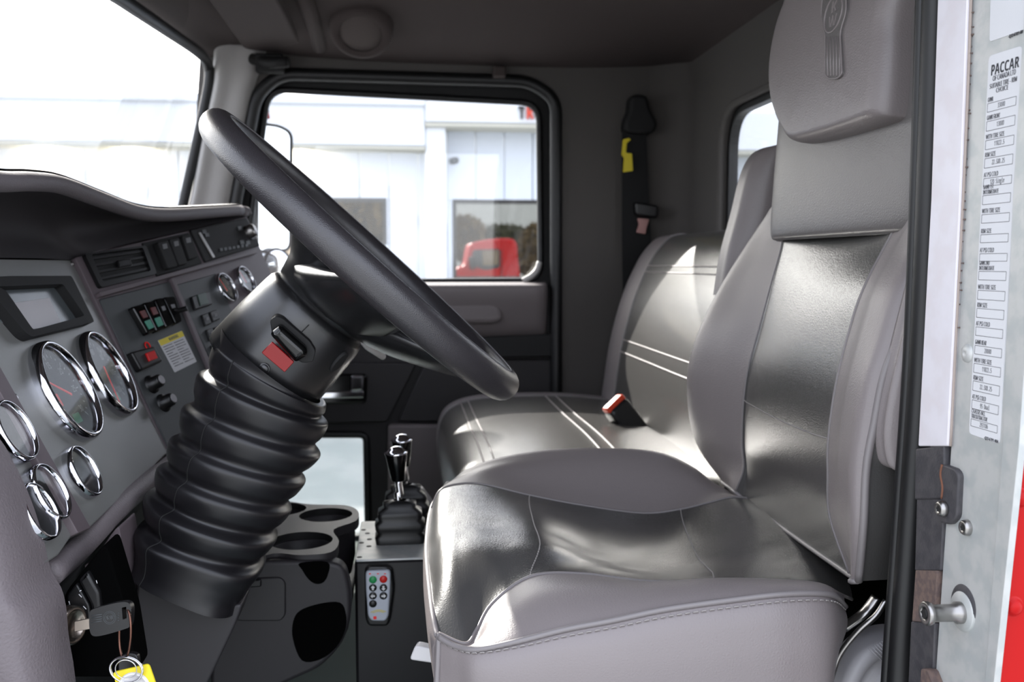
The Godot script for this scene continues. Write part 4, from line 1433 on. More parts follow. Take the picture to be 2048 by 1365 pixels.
# ------------------------------------------------------------------ steering
func steering() -> void:
	var W := at(733, 515, 1.13)
	var a := at(1012, 768, 1.13) - at(452, 260, 1.13)
	var R := a.length() / 2.0
	a = a.normalized()
	var b := at(639, 458, 0.89) - at(670, 427, 1.36)
	b = (b - a * b.dot(a)).normalized()
	var nrm := a.cross(b).normalized()
	if nrm.y < 0:
		nrm = -nrm
	var T := Transform3D(Basis(a, nrm.cross(a), nrm), W)     # x down the wheel to the driver's knees, z out of the wheel
	var S := thing("steering_wheel", "large black steering wheel seen edge on in front of the window", "steering wheel", W)
	var st := mb()
	var rows := []
	var N := 96
	for i in N + 1:
		var f := TAU * i / N
		var u := T.basis * Vector3(cos(f), sin(f), 0)
		var row := PackedVector3Array()
		for j in 20:
			var g := TAU * j / 20
			# the rim is a little flat on the driver's side, with a crease on the inside
			var q := Vector2(cos(g) * 0.0185, sin(g) * 0.0195)
			row.append(W + u * (R + q.x) + T.basis.z * (q.y * (0.92 if q.y > 0 else 1.0)))
		rows.append(row)
	grid(st, rows, true)
	var rim := obj("rim", st, M.rim_rubber, S, "grained black rim")
	st = mb()
	var loop := PackedVector3Array()
	for i in 96:
		var f := TAU * i / 96
		loop.append(W + T.basis * Vector3(cos(f) * (R - 0.004), sin(f) * (R - 0.004), 0.0172))
	tube(st, loop, 0.0007, 5, true)
	obj("rim_seam", st, M.grey_plastic, rim, "fine pale mould seam")
	st = mb()
	lathe(st, T, [[0.054, -0.088], [0.062, -0.078], [0.068, -0.055], [0.082, -0.035], [0.098, -0.022], [0.10, -0.010], [0.085, -0.002], [0.05, 0.004], [0.0, 0.006]], 48)
	obj("hub", st, M.column_plastic, S, "black dished hub")
	for ang in [78.0, 40.0, -40.0, -78.0]:
		var f := deg_to_rad(ang)
		var u := T.basis * Vector3(cos(f), sin(f), 0)
		var v := T.basis * Vector3(-sin(f), cos(f), 0)
		var sec := []
		for q in [[0.04, 0.06, -0.058, 0.022], [0.09, 0.058, -0.048, 0.022], [0.14, 0.05, -0.034, 0.016], [0.19, 0.04, -0.017, 0.010], [R - 0.01, 0.03, -0.006, 0.007], [R, 0.03, -0.003, 0.006]]:
			var row := PackedVector3Array()
			for j in 12:
				var g := TAU * j / 12
				row.append(W + u * q[0] + v * (cos(g) * q[1]) + T.basis.z * (q[2] + sin(g) * q[3]))
			sec.append(row)
		st = mb()
		grid(st, net(sec, 4, 1, true), true)
		obj("spoke", st, M.column_plastic, S)
	# pad between the lower spokes that reaches the rim
	var sec := []
	for q in [[0.04, 0.055, -0.05, 0.02], [0.09, 0.05, -0.045, 0.02], [0.13, 0.042, -0.036, 0.016], [0.17, 0.033, -0.022, 0.011], [0.20, 0.025, -0.012, 0.008], [R, 0.018, -0.004, 0.006]]:
		var row := PackedVector3Array()
		for j in 12:
			var g := TAU * j / 12
			row.append(T * Vector3(q[0], cos(g) * q[1], q[2] + sin(g) * q[3]))
		sec.append(row)
	st = mb()
	grid(st, net(sec, 4, 1, true), true)
	obj("lower_pad", st, M.column_plastic, S)
	# --- column
	var Cn := thing("steering_column", "black steering column with a ribbed rubber boot", "steering column", at(385, 1200, 1.12))
	st = mb()
	lathe(st, T, [[0.058, -0.079], [0.064, -0.081], [0.0675, -0.088], [0.069, -0.10], [0.0715, -0.14], [0.0725, -0.183], [0.071, -0.189], [0.062, -0.192]], 56)
	var cover := obj("column_cover", st, M.column_plastic, Cn, "smooth black column cover")
	# opening, hazard switch and red tab: found on the cover's near side
	var o := at(592, 690, 1.058)
	var lz := T.affine_inverse() * o
	var out := T.basis * Vector3(lz.x, lz.y, 0).normalized()
	var H := frame(o + out * 0.001, out, T.basis.x)
	st = mb()
	slab(st, H, rounded(ons(H, [[540, 640], [552, 632], [566, 636], [620, 682], [632, 702], [626, 724], [604, 726], [590, 716], [544, 668]]), 0.003), -0.02, 0.0015, 0.0008, 1)
	obj("switch_slot", st, M.black_matte, cover)
	st = mb()
	slab(st, H, rounded(ons(H, [[540, 664], [562, 645], [614, 692], [616, 706], [592, 722]]), 0.005, 5), -0.004, 0.018, 0.008, 4)
	var hz := obj("hazard_switch", st, M.black_gloss, Cn, "glossy black hazard switch")
	st = mb()
	slab(st, H, rounded(ons(H, [[524, 703], [545, 681], [589, 721], [570, 742]]), 0.0012, 2), 0.006, 0.0085, 0.0006, 1)
	obj("red_tab", st, M.red_plastic, hz, "red tab")
	var bn := at(528, 738, 1.062)
	lz = T.affine_inverse() * bn
	out = T.basis * Vector3(lz.x, lz.y, 0).normalized()
	st = mb()
	lathe(st, frame(bn + out * 0.001, out, T.basis.x), [[0.0, 0.0015], [0.0045, 0.0015], [0.005, 0.0008], [0.0055, 0.0], [0.0062, 0.0005], [0.0066, -0.004]], 20)
	obj("screw_plug", st, M.column_plastic, cover)
	var hp := at(692, 739, 1.085)
	lz = T.affine_inverse() * hp
	var flat_ := Vector2(lz.x, lz.y).normalized() * 0.0712
	hp = T * Vector3(flat_.x, flat_.y, lz.z)
	out = T.basis * Vector3(lz.x, lz.y, 0).normalized()
	st = mb()
	slab(st, frame(hp, out, T.basis.z), circle(0.014, 24, Vector2.ZERO, 0.006), -0.004, 0.0012, 0.0004, 1)
	obj("screw_hole", st, M.black_matte, cover)
	st = mb()
	var sm := PackedVector3Array()
	for q in [[600, 668], [618, 650]]:
		var p := at(q[0], q[1], 1.062)
		sm.append(p)
	tube(st, sm, 0.0005, 5)
	obj("cover_seam", st, M.black_matte, cover)
	# turn signal lever, grey, on the far side
	st = mb()
	tube(st, PackedVector3Array([at(690, 640, 1.2), at(735, 694, 1.26), at(766, 714, 1.30)]), 0.0045, 10)
	obj("signal_lever", st, M.white_plastic, Cn, "pale signal lever tip behind the column")
	# ribbed boot
	var L := [[446, 652], [428, 690], [398, 745], [367, 812], [341, 876], [317, 932], [294, 985], [281, 1048], [278, 1118]]
	var Q := [[640, 805], [652, 812], [656, 850], [641, 912], [611, 965], [583, 1022], [554, 1078], [528, 1134], [484, 1206]]
	var ctrl := []
	var count := L.size()
	for i in count:
		var p := at(L[i][0], L[i][1], 1.12)
		var q := at(Q[i][0], Q[i][1], 1.12)
		var steps := 1 if i == count - 1 else 3
		for h in steps:
			var c := (p + q) / 2.0
			var u := (q - p) / 2.0
			var half := 0.072 if i < 6 else 0.078
			if h > 0:
				var way: float = [0.0, 0.42, 0.74][h]
				var p2 := at(L[i + 1][0], L[i + 1][1], 1.12)
				var q2 := at(Q[i + 1][0], Q[i + 1][1], 1.12)
				c = c.lerp((p2 + q2) / 2.0, way)
				u = u.lerp((q2 - p2) / 2.0, way)
				var k: float = [1.0, 0.965, 0.89][h] if i > 0 and i < 7 else 0.98
				u *= k
				half *= k
			var row := PackedVector3Array()
			var box_ := smoothstep(5.0, 8.0, float(i))
			for j in 28:
				var g := TAU * j / 28
				var cc := cos(g)
				var ss := sin(g)
				var e := lerpf(1.0, 0.6, box_)
				row.append(c + u * signf(cc) * pow(absf(cc), e) + Vector3(0, 0, 1) * signf(ss) * pow(absf(ss), e) * half)
			ctrl.append(row)
	st = mb()
	grid(st, net(ctrl, 6, 2, true), true)
	obj("rubber_boot", st, M.boot_rubber, Cn, "ribbed black rubber boot")
	st = mb()
	sm = PackedVector3Array()
	var fine := net(ctrl, 6, 2, true)
	for r in fine.slice(12):
		sm.append(r[19] + Vector3(0, 0, 0.0002))
	tube(st, sm, 0.0008, 5)
	obj("boot_seam", st, M.black_matte, Cn)
	# pedestal below the boot
	var K := Transform3D(Basis.IDENTITY, Vector3(0, 0, -1.075))
	st = mb()
	slab(st, K, rounded(ons(K, [[276, 1128], [300, 1142], [452, 1216], [487, 1206], [470, 1252], [400, 1400], [262, 1400]]), 0.01, 4), -0.06, 0.0, 0.012, 4)
	obj("column_pedestal", st, M.console_plastic, Cn, "dark grey pedestal below the boot")

# ------------------------------------------------------------------ keys
func keys() -> void:
	var I := thing("ignition_lock", "round metal ignition lock in the black panel", "ignition lock", at(150, 1252, .88))
	var axis := Vector3(0.93, 0.05, 0.36)
	var T := frame(at(146, 1252, 0.885), axis, Vector3.UP)
	var st := mb()
	lathe(st, T, [[0.0, -0.001], [0.011, -0.001], [0.0125, 0.001], [0.0155, 0.003], [0.0175, 0.001], [0.018, -0.012]], 32)
	obj("lock_collar", st, M.brass_steel, I)
	# the key in the lock
	var K := thing("ignition_key", "black headed ignition key standing in the ignition lock", "key", at(180, 1250, .86))
	var dir := (at(205, 1241, 0.838) - at(150, 1253, 0.875)).normalized()
	var F := frame(at(205, 1241, 0.838), Vector3(-0.15, 0.10, 1), dir)
	st = mb()
	slab(st, F, rounded(ons(F, [[150, 1243], [185, 1236], [185, 1258], [150, 1264]]), 0.001, 2), -0.0012, 0.0012, 0.0004, 1)
	obj("blade", st, M.brass_steel, K, "steel key blade")
	st = mb()
	holed(st, F, smooth_flat(ons(F, [[184, 1222], [194, 1216], [230, 1206], [255, 1203], [264, 1210], [266, 1225], [263, 1250], [252, 1257], [215, 1268], [192, 1271], [184, 1262], [182, 1240]]), 4), rounded(ons(F, [[247, 1214], [256, 1212], [257, 1236], [249, 1238]]), 0.001, 3), -0.0035, 0.0035, 60)
	var hd := obj("key_head", st, M.black, K, "black plastic key head with an embossed emblem")
	st = mb()
	var c := on(F, 223, 1234)
	for r in [0.0055, 0.0043]:
		var lp := PackedVector3Array()
		for v in circle(r, 24, c):
			lp.append(F * Vector3(v.x, v.y, 0.0036))
		tube(st, lp, 0.0003, 5, true)
	for k in 4:
		var p0 := on(F, 187, 1230 + k * 4.7)
		var p1 := on(F, 208, 1227 + k * 4.4)
		tube(st, PackedVector3Array([F * Vector3(p0.x, p0.y, 0.0036), F * Vector3(p1.x, p1.y, 0.0036)]), 0.0004, 5)
	for k in 4:
		var p0 := on(F, 238, 1225 + k * 5)
		var p1 := on(F, 242, 1224 + k * 5)
		tube(st, PackedVector3Array([F * Vector3(p0.x, p0.y, 0.0036), F * Vector3(p1.x, p1.y, 0.0036)]), 0.0004, 5)
	letters(st, frame(F * Vector3(c.x - 0.0017, c.y + 0.0005, 0.0034), F.basis.z, F.basis.x), "K", 0.0034, 0.8, true, 0.0006)
	letters(st, frame(F * Vector3(c.x + 0.0017, c.y - 0.0003, 0.0034), F.basis.z, F.basis.x), "W", 0.0034, 0.7, true, 0.0006)
	obj("key_emblem", st, M.panel_dark, hd, "embossed emblem lines")
	# rings
	st = mb()
	var lp := PackedVector3Array()
	var q0 := at(250, 1268, 0.835)
	for i in 40:
		var g := TAU * i / 40
		lp.append(q0 + Vector3(0.0072 * cos(g) + 0.002 * sin(g), 0.0225 * sin(g), 0.009 * cos(g)))
	tube(st, lp, 0.0011, 8, true)
	single("key_ring", st, M.copper_ring, "tarnished brown key ring through the hole of the ignition key", "key ring")
	st = mb()
	lp = PackedVector3Array()
	q0 = at(252, 1341, 0.826)
	for i in 40:
		var g := TAU * i / 40
		lp.append(q0 + Vector3(0.0145 * cos(g), 0.0112 * sin(g), 0.004 * cos(g)))
	tube(st, lp, 0.0009, 8, true)
	tube(st, Array(lp).map(func(v): return v + Vector3(0.0003, 0.0002, -0.0012)), 0.0009, 8, true)
	single("key_ring", st, M.chrome, "large bright split ring hanging above the yellow key tag", "key ring")
	st = mb()
	lp = PackedVector3Array()
	q0 = at(252, 1340, 0.822)
	for i in 36:
		var g := TAU * i / 36
		lp.append(q0 + Vector3(0.0088 * cos(g), 0.0098 * sin(g), 0.003 * sin(g)))
	tube(st, lp, 0.0005, 6, true)
	single("key_ring", st, M.chrome, "thin bright wire ring inside the large split ring", "key ring")
	# second key behind, and the yellow tag
	var B := frame(at(262, 1318, 0.85), Vector3(-0.1, 0.1, 1), Vector3(1, -0.2, 0))
	st = mb()
	slab(st, B, rounded(ons(B, [[238, 1312], [262, 1304], [276, 1308], [280, 1326], [270, 1370], [240, 1370]]), 0.006, 4), -0.003, 0.003, 0.001, 2)
	single("spare_key", st, M.black, "second black key head hanging behind the yellow tag", "key")
	var Y := thing("key_tag", "yellow plastic key tag with a round pale button", "key tag", at(268, 1360, 0.82))
	var P := frame(at(268, 1360, 0.828), Vector3(-0.1, 0.05, 1), Vector3(1, 0.14, 0))
	st = mb()
	slab(st, P, rounded(ons(P, [[226, 1345], [298, 1328], [330, 1420], [248, 1430]]), 0.003, 4), -0.001, 0.001, 0.0004, 1)
	obj("tag_plate", st, M.yellow, Y)
	st = mb()
	lathe(st, frame(P * Vector3(on(P, 269, 1376).x, on(P, 269, 1376).y, 0.001), P.basis.z, P.basis.x), [[0.0, 0.0012], [0.0115, 0.001], [0.0122, 0.0022], [0.0135, 0.0022], [0.014, 0.0]], 36)
	obj("tag_button", st, M.white_plastic, Y, "round pale button")

# ------------------------------------------------------------------ console, levers, remote
func console() -> void:
	var S := thing("cup_holder_console", "black floor console with two cup holders beside the steering column", "console", at(600, 1350, 1.4))
	var K := Transform3D(Basis.IDENTITY, Vector3(0, 0, -1.277))
	var st := mb()
	slab(st, K, rounded(ons(K, [[420, 1128], [520, 1122], [640, 1122], [688, 1130], [702, 1180], [702, 1240], [684, 1292], [640, 1338], [585, 1362], [420, 1440]]), 0.02, 5), -0.025, 0.0, 0.012, 4)
	obj("console_front", st, M.console_plastic, S)
	st = mb()
	slab(st, K, rounded(ons(K, [[420, 1262], [640, 1262], [700, 1262], [684, 1292], [640, 1338], [585, 1362], [420, 1440]]), 0.02, 5), -0.29, -0.02, 0.012, 4)
	obj("console_body", st, M.console_plastic, S)
	st = mb()
	slab(st, K, smooth_flat(ons(K, [[600, 1222], [640, 1208], [680, 1206], [692, 1230], [690, 1262], [672, 1296], [640, 1320], [604, 1322], [586, 1280], [586, 1245]]), 4), -0.01, 0.0012, 0.001, 1)
	obj("storage_opening", st, M.void_black, S, "dark storage opening")
	st = mb()
	slab(st, K, smooth_flat(ons(K, [[600, 1127], [655, 1126], [656, 1150], [646, 1166], [630, 1168], [616, 1158], [604, 1140]]), 4), -0.01, 0.0014, 0.001, 1)
	obj("cup_slot", st, M.void_black, S, "slot in the front cup wall")
	st = mb()
	slab(st, K, rounded(ons(K, [[470, 1158], [560, 1154], [572, 1164], [572, 1230], [562, 1242], [470, 1242]]), 0.008, 4), -0.01, 0.003, 0.002, 2)
	var dr := obj("latch_door", st, mat("latch_door", Color(0.13, 0.122, 0.13), 0.5), S, "dark latch door")
	st = mb()
	slab(st, K, rounded(ons(K, [[500, 1158], [524, 1157], [524, 1172], [500, 1174]]), 0.003), 0.002, 0.006, 0.002, 2)
	obj("latch", st, M.black, dr)
	# deck with three wells, cut out of one sheet
	var y0 := 1.341
	var spots := [[at(603, 1100, 1.35), 0.044, "front"], [at(652, 1048, 1.487), 0.041, "back"], [at(562, 1032, 1.53), 0.04, "side"]]
	var deck := CSGCombiner3D.new()
	deck.name = "cup_deck"
	S.add_child(deck)
	deck.position = -base_of[S]
	var pl := CSGPolygon3D.new()
	pl.name = "deck_sheet"
	var P := Transform3D(Basis(Vector3(1, 0, 0), Vector3(0, 0, -1), Vector3(0, 1, 0)), Vector3(0, y0, 0))
	var outl := smooth_flat(ons(P, [[430, 1150], [545, 1128], [600, 1131], [662, 1125], [678, 1102], [668, 1078], [712, 1060], [716, 1040], [690, 1028], [620, 1026], [560, 1018], [500, 1020]]), 4)
	var poly := PackedVector2Array()
	for v in outl:
		poly.append(Vector2(v.x, -v.y))
	pl.polygon = poly
	pl.smooth_faces = true
	pl.depth = 0.014
	pl.rotation.x = PI / 2
	pl.position = Vector3(0, y0, 0)
	pl.material = M.console_plastic
	deck.add_child(pl)
	# CSGPolygon extrudes towards -z; turned about x that is downwards, and its y becomes z
	for s in spots:
		var cy := CSGCylinder3D.new()
		cy.name = "well"
		cy.operation = CSGShape3D.OPERATION_SUBTRACTION
		cy.radius = s[1]
		cy.height = 0.1
		cy.sides = 40
		cy.position = Vector3(s[0].x, y0, s[0].z)
		cy.material = M.black_matte
		deck.add_child(cy, true)
	for s in spots:
		var r: float = s[1]
		var U := Transform3D(Basis(Vector3(1, 0, 0), Vector3(0, 0, -1), Vector3(0, 1, 0)), Vector3(s[0].x, y0, s[0].z))
		st = mb()
		lathe(st, U, [[r + 0.004, -0.002], [r + 0.003, 0.003], [r, 0.004], [r - 0.003, 0.002], [r - 0.004, -0.03], [r - 0.006, -0.075], [0.0, -0.076]], 40)
		var cup := obj("cup_holder", st, M.console_plastic, S, "round black cup holder well")
		st = mb()
		lathe(st, U, [[r + 0.004, 0.0], [r + 0.004, -0.05], [r - 0.002, -0.078]], 40)
		obj("cup_wall", st, M.console_plastic, cup)
	# --- control box with levers
	var B := thing("lever_box", "black control box with a perforated metal top beside the driver seat", "control box", at(780, 1350, 1.4))
	var yb := 1.3215
	var p0 := at(709, 1129, 1.35)
	st = mb()
	box(st, Vector3(p0.x, 1.0, -1.56), Vector3(0.06, yb, -1.35), 0.004)
	obj("box_body", st, mat("box_black", Color(0.085, 0.08, 0.09), 0.45), B)
	st = mb()
	var plate := PackedVector2Array([Vector2(p0.x + 0.001, 1.352), Vector2(0.055, 1.352), Vector2(0.055, 1.556), Vector2(p0.x + 0.001, 1.556)])
	var U2 := Transform3D(Basis(Vector3(1, 0, 0), Vector3(0, 0, -1), Vector3(0, 1, 0)), Vector3(0, yb, 0))
	slab(st, U2, rounded(plate, 0.003), -0.001, 0.002, 0.0006, 1)
	var tp := obj("top_plate", st, M.aluminium, B, "bare metal top plate")
	for q in [[727, 1063], [739, 1082], [723, 1089], [738, 1096], [719, 1118], [735, 1070]]:
		st = mb()
		var h := on(U2, q[0], q[1])
		slab(st, U2, circle(0.004, 14, h), 0.001, 0.0024, 0.0002, 1)
		obj("plate_hole", st, M.black_matte, tp)
	# two levers, each with its own boot
	for k in 2:
		var kx: float = [792, 803][k]
		var ky: float = [903, 878][k]
		var d: float = [1.44, 1.545][k]
		var top := at(kx, ky, d)
		var foot := at([800, 812][k], [1022, 1000][k], d)
		foot.y = yb + 0.062
		var L := thing("control_lever", ["front control lever with a chrome capped black knob", "rear control lever behind the other, with a chrome capped black knob"][k], "lever", Vector3(foot.x, yb, foot.z), "pair of control levers")
		var ax := (top - foot).normalized()
		var KT := frame(top, ax, Vector3(1, 0, 0))
		st = mb()
		lathe(st, KT, [[0.0, -0.046], [0.0095, -0.046], [0.0105, -0.044], [0.0165, -0.006], [0.0165, -0.002], [0.012, 0.0]], 28)
		var kn := obj("knob", st, M.black_gloss, L, "black tapered knob")
		st = mb()
		lathe(st, KT, [[0.0175, -0.004], [0.0175, -0.001], [0.013, 0.001], [0.011, 0.004], [0.007, 0.007], [0.0, 0.008]], 28)
		obj("knob_cap", st, M.chrome, kn, "chrome knob cap")
		st = mb()
		tube(st, smooth_line(PackedVector3Array([top - ax * 0.044, top - ax * 0.07 + Vector3(0.001, 0, 0), foot + ax * 0.015 + Vector3(-0.002, 0, 0), foot - Vector3(0, 0.02, 0)]), 5), 0.0055, 12)
		obj("shaft", st, M.chrome, L, "bent chrome shaft")
		st = mb()
		var rows := []
		for q in [[0.036, 0.0], [0.038, 0.012], [0.033, 0.018], [0.037, 0.024], [0.038, 0.032], [0.032, 0.037], [0.034, 0.043], [0.033, 0.05], [0.024, 0.056], [0.025, 0.062], [0.010, 0.066]]:
			var row := PackedVector3Array()
			for v in rrect(q[0] * 2, q[0] * 1.25, 0.008, 4):
				row.append(Vector3(foot.x + v.x, yb + q[1], foot.z + v.y))
			rows.append(row)
		grid(st, rows, true)
		obj("lever_boot", st, M.black, L, "stepped black rubber lever boot")
	# remote control in its holder
	var Rm := thing("remote_control", "grey remote control with green and red buttons clipped to the black control box", "remote control", at(755, 1250, 1.345))
	var F := Transform3D(Basis.IDENTITY, Vector3(0, 0, -1.338))
	st = mb()
	slab(st, Transform3D(Basis.IDENTITY, Vector3(0, 0, -1.349)), rounded(ons(F, [[729, 1142], [738, 1134], [774, 1134], [786, 1142], [790, 1180], [782, 1240], [776, 1256], [736, 1256], [730, 1240]]), 0.008, 4), -0.001, 0.008, 0.004, 3)
	obj("holder", st, M.black, Rm, "black rubber holder")
	st = mb()
	slab(st, F, rounded(ons(F, [[731, 1142], [781, 1140], [781, 1175], [777, 1232], [771, 1242], [743, 1242], [736, 1232], [732, 1180]]), 0.006, 4), -0.004, 0.003, 0.0025, 3)
	var fc := obj("face_plate", st, M.remote_face, Rm, "pale grey face")
	for q in [[746, 1159, "green_button"], [767, 1158, "red_button"], [746, 1175, "arrow_button"], [767, 1175, "arrow_button"], [746, 1191, "arrow_button"], [767, 1191, "arrow_button"], [746, 1207, "arrow_button"]]:
		var c := on(F, q[0], q[1])
		var g := frame(F * Vector3(c.x, c.y, 0.003), Vector3(0, 0, 1), Vector3(1, 0, 0))
		st = mb()
		lathe(st, g, [[0.0, 0.0016], [0.0042, 0.0014], [0.0052, 0.0005], [0.0056, 0.0]], 18)
		obj(q[2], st, {"green_button": mat("btn_green", Color(0.12, 0.55, 0.3), 0.4), "red_button": mat("btn_red", Color(0.75, 0.1, 0.08), 0.4), "arrow_button": M.black}[q[2]], fc, {"green_button": "green button", "red_button": "red button", "arrow_button": ""}[q[2]])
	st = mb()
	var dirs := [[746, 1175, 90], [767, 1175, -90], [746, 1191, 180], [767, 1191, 0]]
	for q in dirs:
		var c := on(F, q[0], q[1])
		var g := Transform3D(Basis(Vector3(0, 0, 1), deg_to_rad(q[2])), F * Vector3(c.x, c.y, 0.0044))
		slab(st, g, PackedVector2Array([Vector2(0.0036, 0), Vector2(0.0005, 0.0032), Vector2(0.0005, 0.0013), Vector2(-0.003, 0.0013), Vector2(-0.003, -0.0013), Vector2(0.0005, -0.0013), Vector2(0.0005, -0.0032)]), 0.0, 0.0004, 0.0001, 1)
	obj("arrows", st, M.white_mark, fc, "white arrows")
	st = mb()
	var lg := on(F, 757, 1222)
	tube(st, smooth_line(PackedVector3Array([F * Vector3(lg.x - 0.011, lg.y - 0.001, 0.003), F * Vector3(lg.x, lg.y + 0.002, 0.003), F * Vector3(lg.x + 0.011, lg.y - 0.001, 0.003)]), 5), 0.0005, 5)
	tube(st, smooth_line(PackedVector3Array([F * Vector3(lg.x - 0.008, lg.y - 0.002, 0.003), F * Vector3(lg.x, lg.y, 0.003), F * Vector3(lg.x + 0.008, lg.y - 0.002, 0.003)]), 5), 0.0005, 5)
	obj("swoosh", st, M.yellow, fc)
	st = mb()
	lg = on(F, 750, 1235)
	slab(st, F, rrect(0.0045, 0.0045, 0.001, 2, lg), 0.0025, 0.0034, 0.0001, 1)
	for q in [740, 756, 770]:
		var d := on(F, q, 1147)
		slab(st, F, rrect(0.003, 0.0014, 0.0002, 1, d), 0.0025, 0.0034, 0.0001, 1)
	obj("red_print", st, M.red_mark, fc)

# ------------------------------------------------------------------ door jamb on the driver's side
func door_jamb() -> void:
	var J := frame(Vector3(0.437, 1.75, -0.68), Vector3(-1, 0.02, 0), Vector3(0, 0, 1))
	var st := mb()
	# inner flange, plate and outer edge as one folded sheet
	slab(st, J, ons(J, [[1966, -600], [2130, -600], [2068, -80], [2052, 120], [2035, 400], [2016, 900], [1975, 1420], [1866, 1420], [1902, 890], [1928, 400], [1946, -80]]), -0.04, 0.0, 0.0008, 1)
	var w := struct("wall_left", st, M.aluminium, "bare metal door jamb behind the driver door opening", "door jamb")
	obj("inner_flange", pad_on(J, [[1905, -600], [1970, -600], [1948, -80], [1930, 400], [1905, 893], [1846, 893], [1872, 400], [1888, -80]], -0.04, 0.0045, 0.002, 0.002), M.white_paint, w, "white painted inner flange")
	var wl := mb()
	var seam := PackedVector3Array()
	for q in [[1971, -600], [1950, -80], [1942, 150], [1931, 400], [1918, 650], [1906, 893]]:
		var p := on(J, q[0], q[1])
		seam.append(J * Vector3(p.x, p.y, 0.002))
	tube(wl, smooth_line(seam, 6), 0.0011, 6)
	obj("sealant_bead", wl, M.grime, w, "grimy sealant bead")
	st = mb()
	for k in 46:
		var f := k / 45.0
		var p := J.affine_inverse() * smooth_line(seam, 12)[int(f * 48)]
		var g := frame(J * Vector3(p.x + rng.randf_range(-0.0012, 0.0022), p.y + rng.randf_range(-0.004, 0.004), 0.0012), J.basis.z, J.basis.x)
		lathe(st, g, [[0.0, 0.0014], [rng.randf_range(0.0002, 0.0006), 0.0008], [0.0007, -0.001]], 7)
	stuff(obj("grime_specks", st, M.rusty, w))
	obj("outer_edge", pad_on(J, [[2126, -600], [2175, -600], [2110, -80], [2080, 400], [2046, 896], [1990, 1420], [1973, 1420], [2012, 900], [2033, 400], [2050, 120], [2064, -80]], -0.002, 0.003, 0.002, 0.002), M.aluminium, w, "rolled outer edge")
	st = mb()
	slab(st, Transform3D(Basis.IDENTITY, Vector3(0, 0, -0.632)), rounded(ons(Transform3D(Basis.IDENTITY, Vector3(0, 0, -0.63)), [[2086, -120], [2150, -760], [3300, -760], [3300, 1900], [1950, 1900], [1984, 1480], [2046, 900], [2076, 400]]), 0.006), -0.03, 0.002, 0.002, 3)
	obj("outer_skin", st, M.red_paint, w, "bright red painted cab skin")
	for q in [[2037, 997], [2025, 1214]]:
		st = mb()
		var z := frame(at(q[0] + 2, q[1], 0.63), Vector3(0, 0, 1), Vector3(1, 0, 0))
		lathe(st, z, [[0.0, 0.0055], [0.003, 0.0052], [0.0052, 0.0036], [0.006, 0.001], [0.0078, 0.0]], 24)
		obj("rivet", st, M.red_paint, w, "red painted rivet")
	# rubber seal of the opening
	st = mb()
	var sp := PackedVector3Array()
	for q in [[1894, -700, .79], [1874, -80, .79], [1862, 300, .79], [1846, 700, .79], [1826, 1000, .79], [1808, 1250, .79], [1795, 1440, .79]]:
		sp.append(at(q[0], q[1], q[2]))
	tube(st, smooth_line(sp, 8), 0.0115, 14)
	var rim2 := PackedVector3Array()
	for v in smooth_line(sp, 8):
		rim2.append(v + Vector3(-0.006, 0, -0.012))
	tube(st, rim2, 0.0055, 10)
	single("opening_seal", st, M.rubber, "black rubber seal running down the driver door opening", "door seal")
	# closing wall behind the seal
	st = mb()
	slab(st, Transform3D(Basis.IDENTITY, Vector3(0, 0, -0.80)), PackedVector2Array([Vector2(0.452, 0.98), Vector2(0.76, 0.98), Vector2(0.76, 2.35), Vector2(0.475, 2.35)]), -0.02, 0.12, 0.002, 1)
	struct("trim_6", st, M.wall_cloth, "grey inner pillar trim behind the driver door jamb", "pillar trim")
	# patches of worn rubber and tape below the flange
	var P := thing("jamb_patches", "worn dark rubber patches taped down the lower door jamb", "rubber patch", at(1860, 1240, .74))
	obj("rubber_patch", pad_on(J, [[1838, 898], [1896, 891], [1897, 998], [1836, 1000]], -0.002, 0.0035, 0.002, 0.0015), M.worn_rubber, P)
	obj("rubber_patch", pad_on(J, [[1838, 998], [1893, 998], [1886, 1142], [1834, 1142]], -0.002, 0.0022, 0.002, 0.001), M.worn_rubber, P)
	obj("brown_patch", pad_on(J, [[1837, 1141], [1881, 1142], [1874, 1246], [1830, 1243]], -0.002, 0.0028, 0.001, 0.001), M.rusty, P, "brown rusted patch")
	obj("rubber_patch", pad_on(J, [[1826, 1243], [1874, 1246], [1868, 1420], [1818, 1420]], -0.002, 0.002, 0.002, 0.001), M.worn_rubber, P)
	# bracket and screws
	var B := thing("jamb_bracket", "dark metal bracket with a rusty edge beside the upper rubber patch", "bracket", at(1905, 1050, .70))
	obj("bracket_plate", pad_on(J, [[1892, 928], [1920, 938], [1928, 950], [1924, 1035], [1910, 1050], [1888, 1046]], -0.002, 0.0045, 0.004, 0.0015), M.worn_rubber, B)
	st = mb()
	var rp := PackedVector3Array()
	for q in [[1895, 930], [1892, 950], [1896, 975], [1894, 998]]:
		var p := on(J, q[0], q[1])
		rp.append(J * Vector3(p.x, p.y, 0.0046))
	tube(st, smooth_line(rp, 4), 0.001, 6)
	obj("rusty_edge", st, M.rust_stain, B, "rusty bracket edge")
	obj("lower_bracket", pad_on(J, [[1862, 1336], [1876, 1340], [1890, 1375], [1858, 1400]], -0.002, 0.009, 0.003, 0.002), M.rusty, B, "rusty lower bracket corner")
	var kinds := [["round head rivet on the door jamb beside the tire label", 1935, 707, 0.0062, "rivet", "rivet"], ["star socket screw in the dark bracket on the jamb", 1899, 1018, 0.0065, "screw", "screw"], ["star socket screw in bare metal below the bracket", 1936, 1056, 0.0062, "screw", "screw"]]
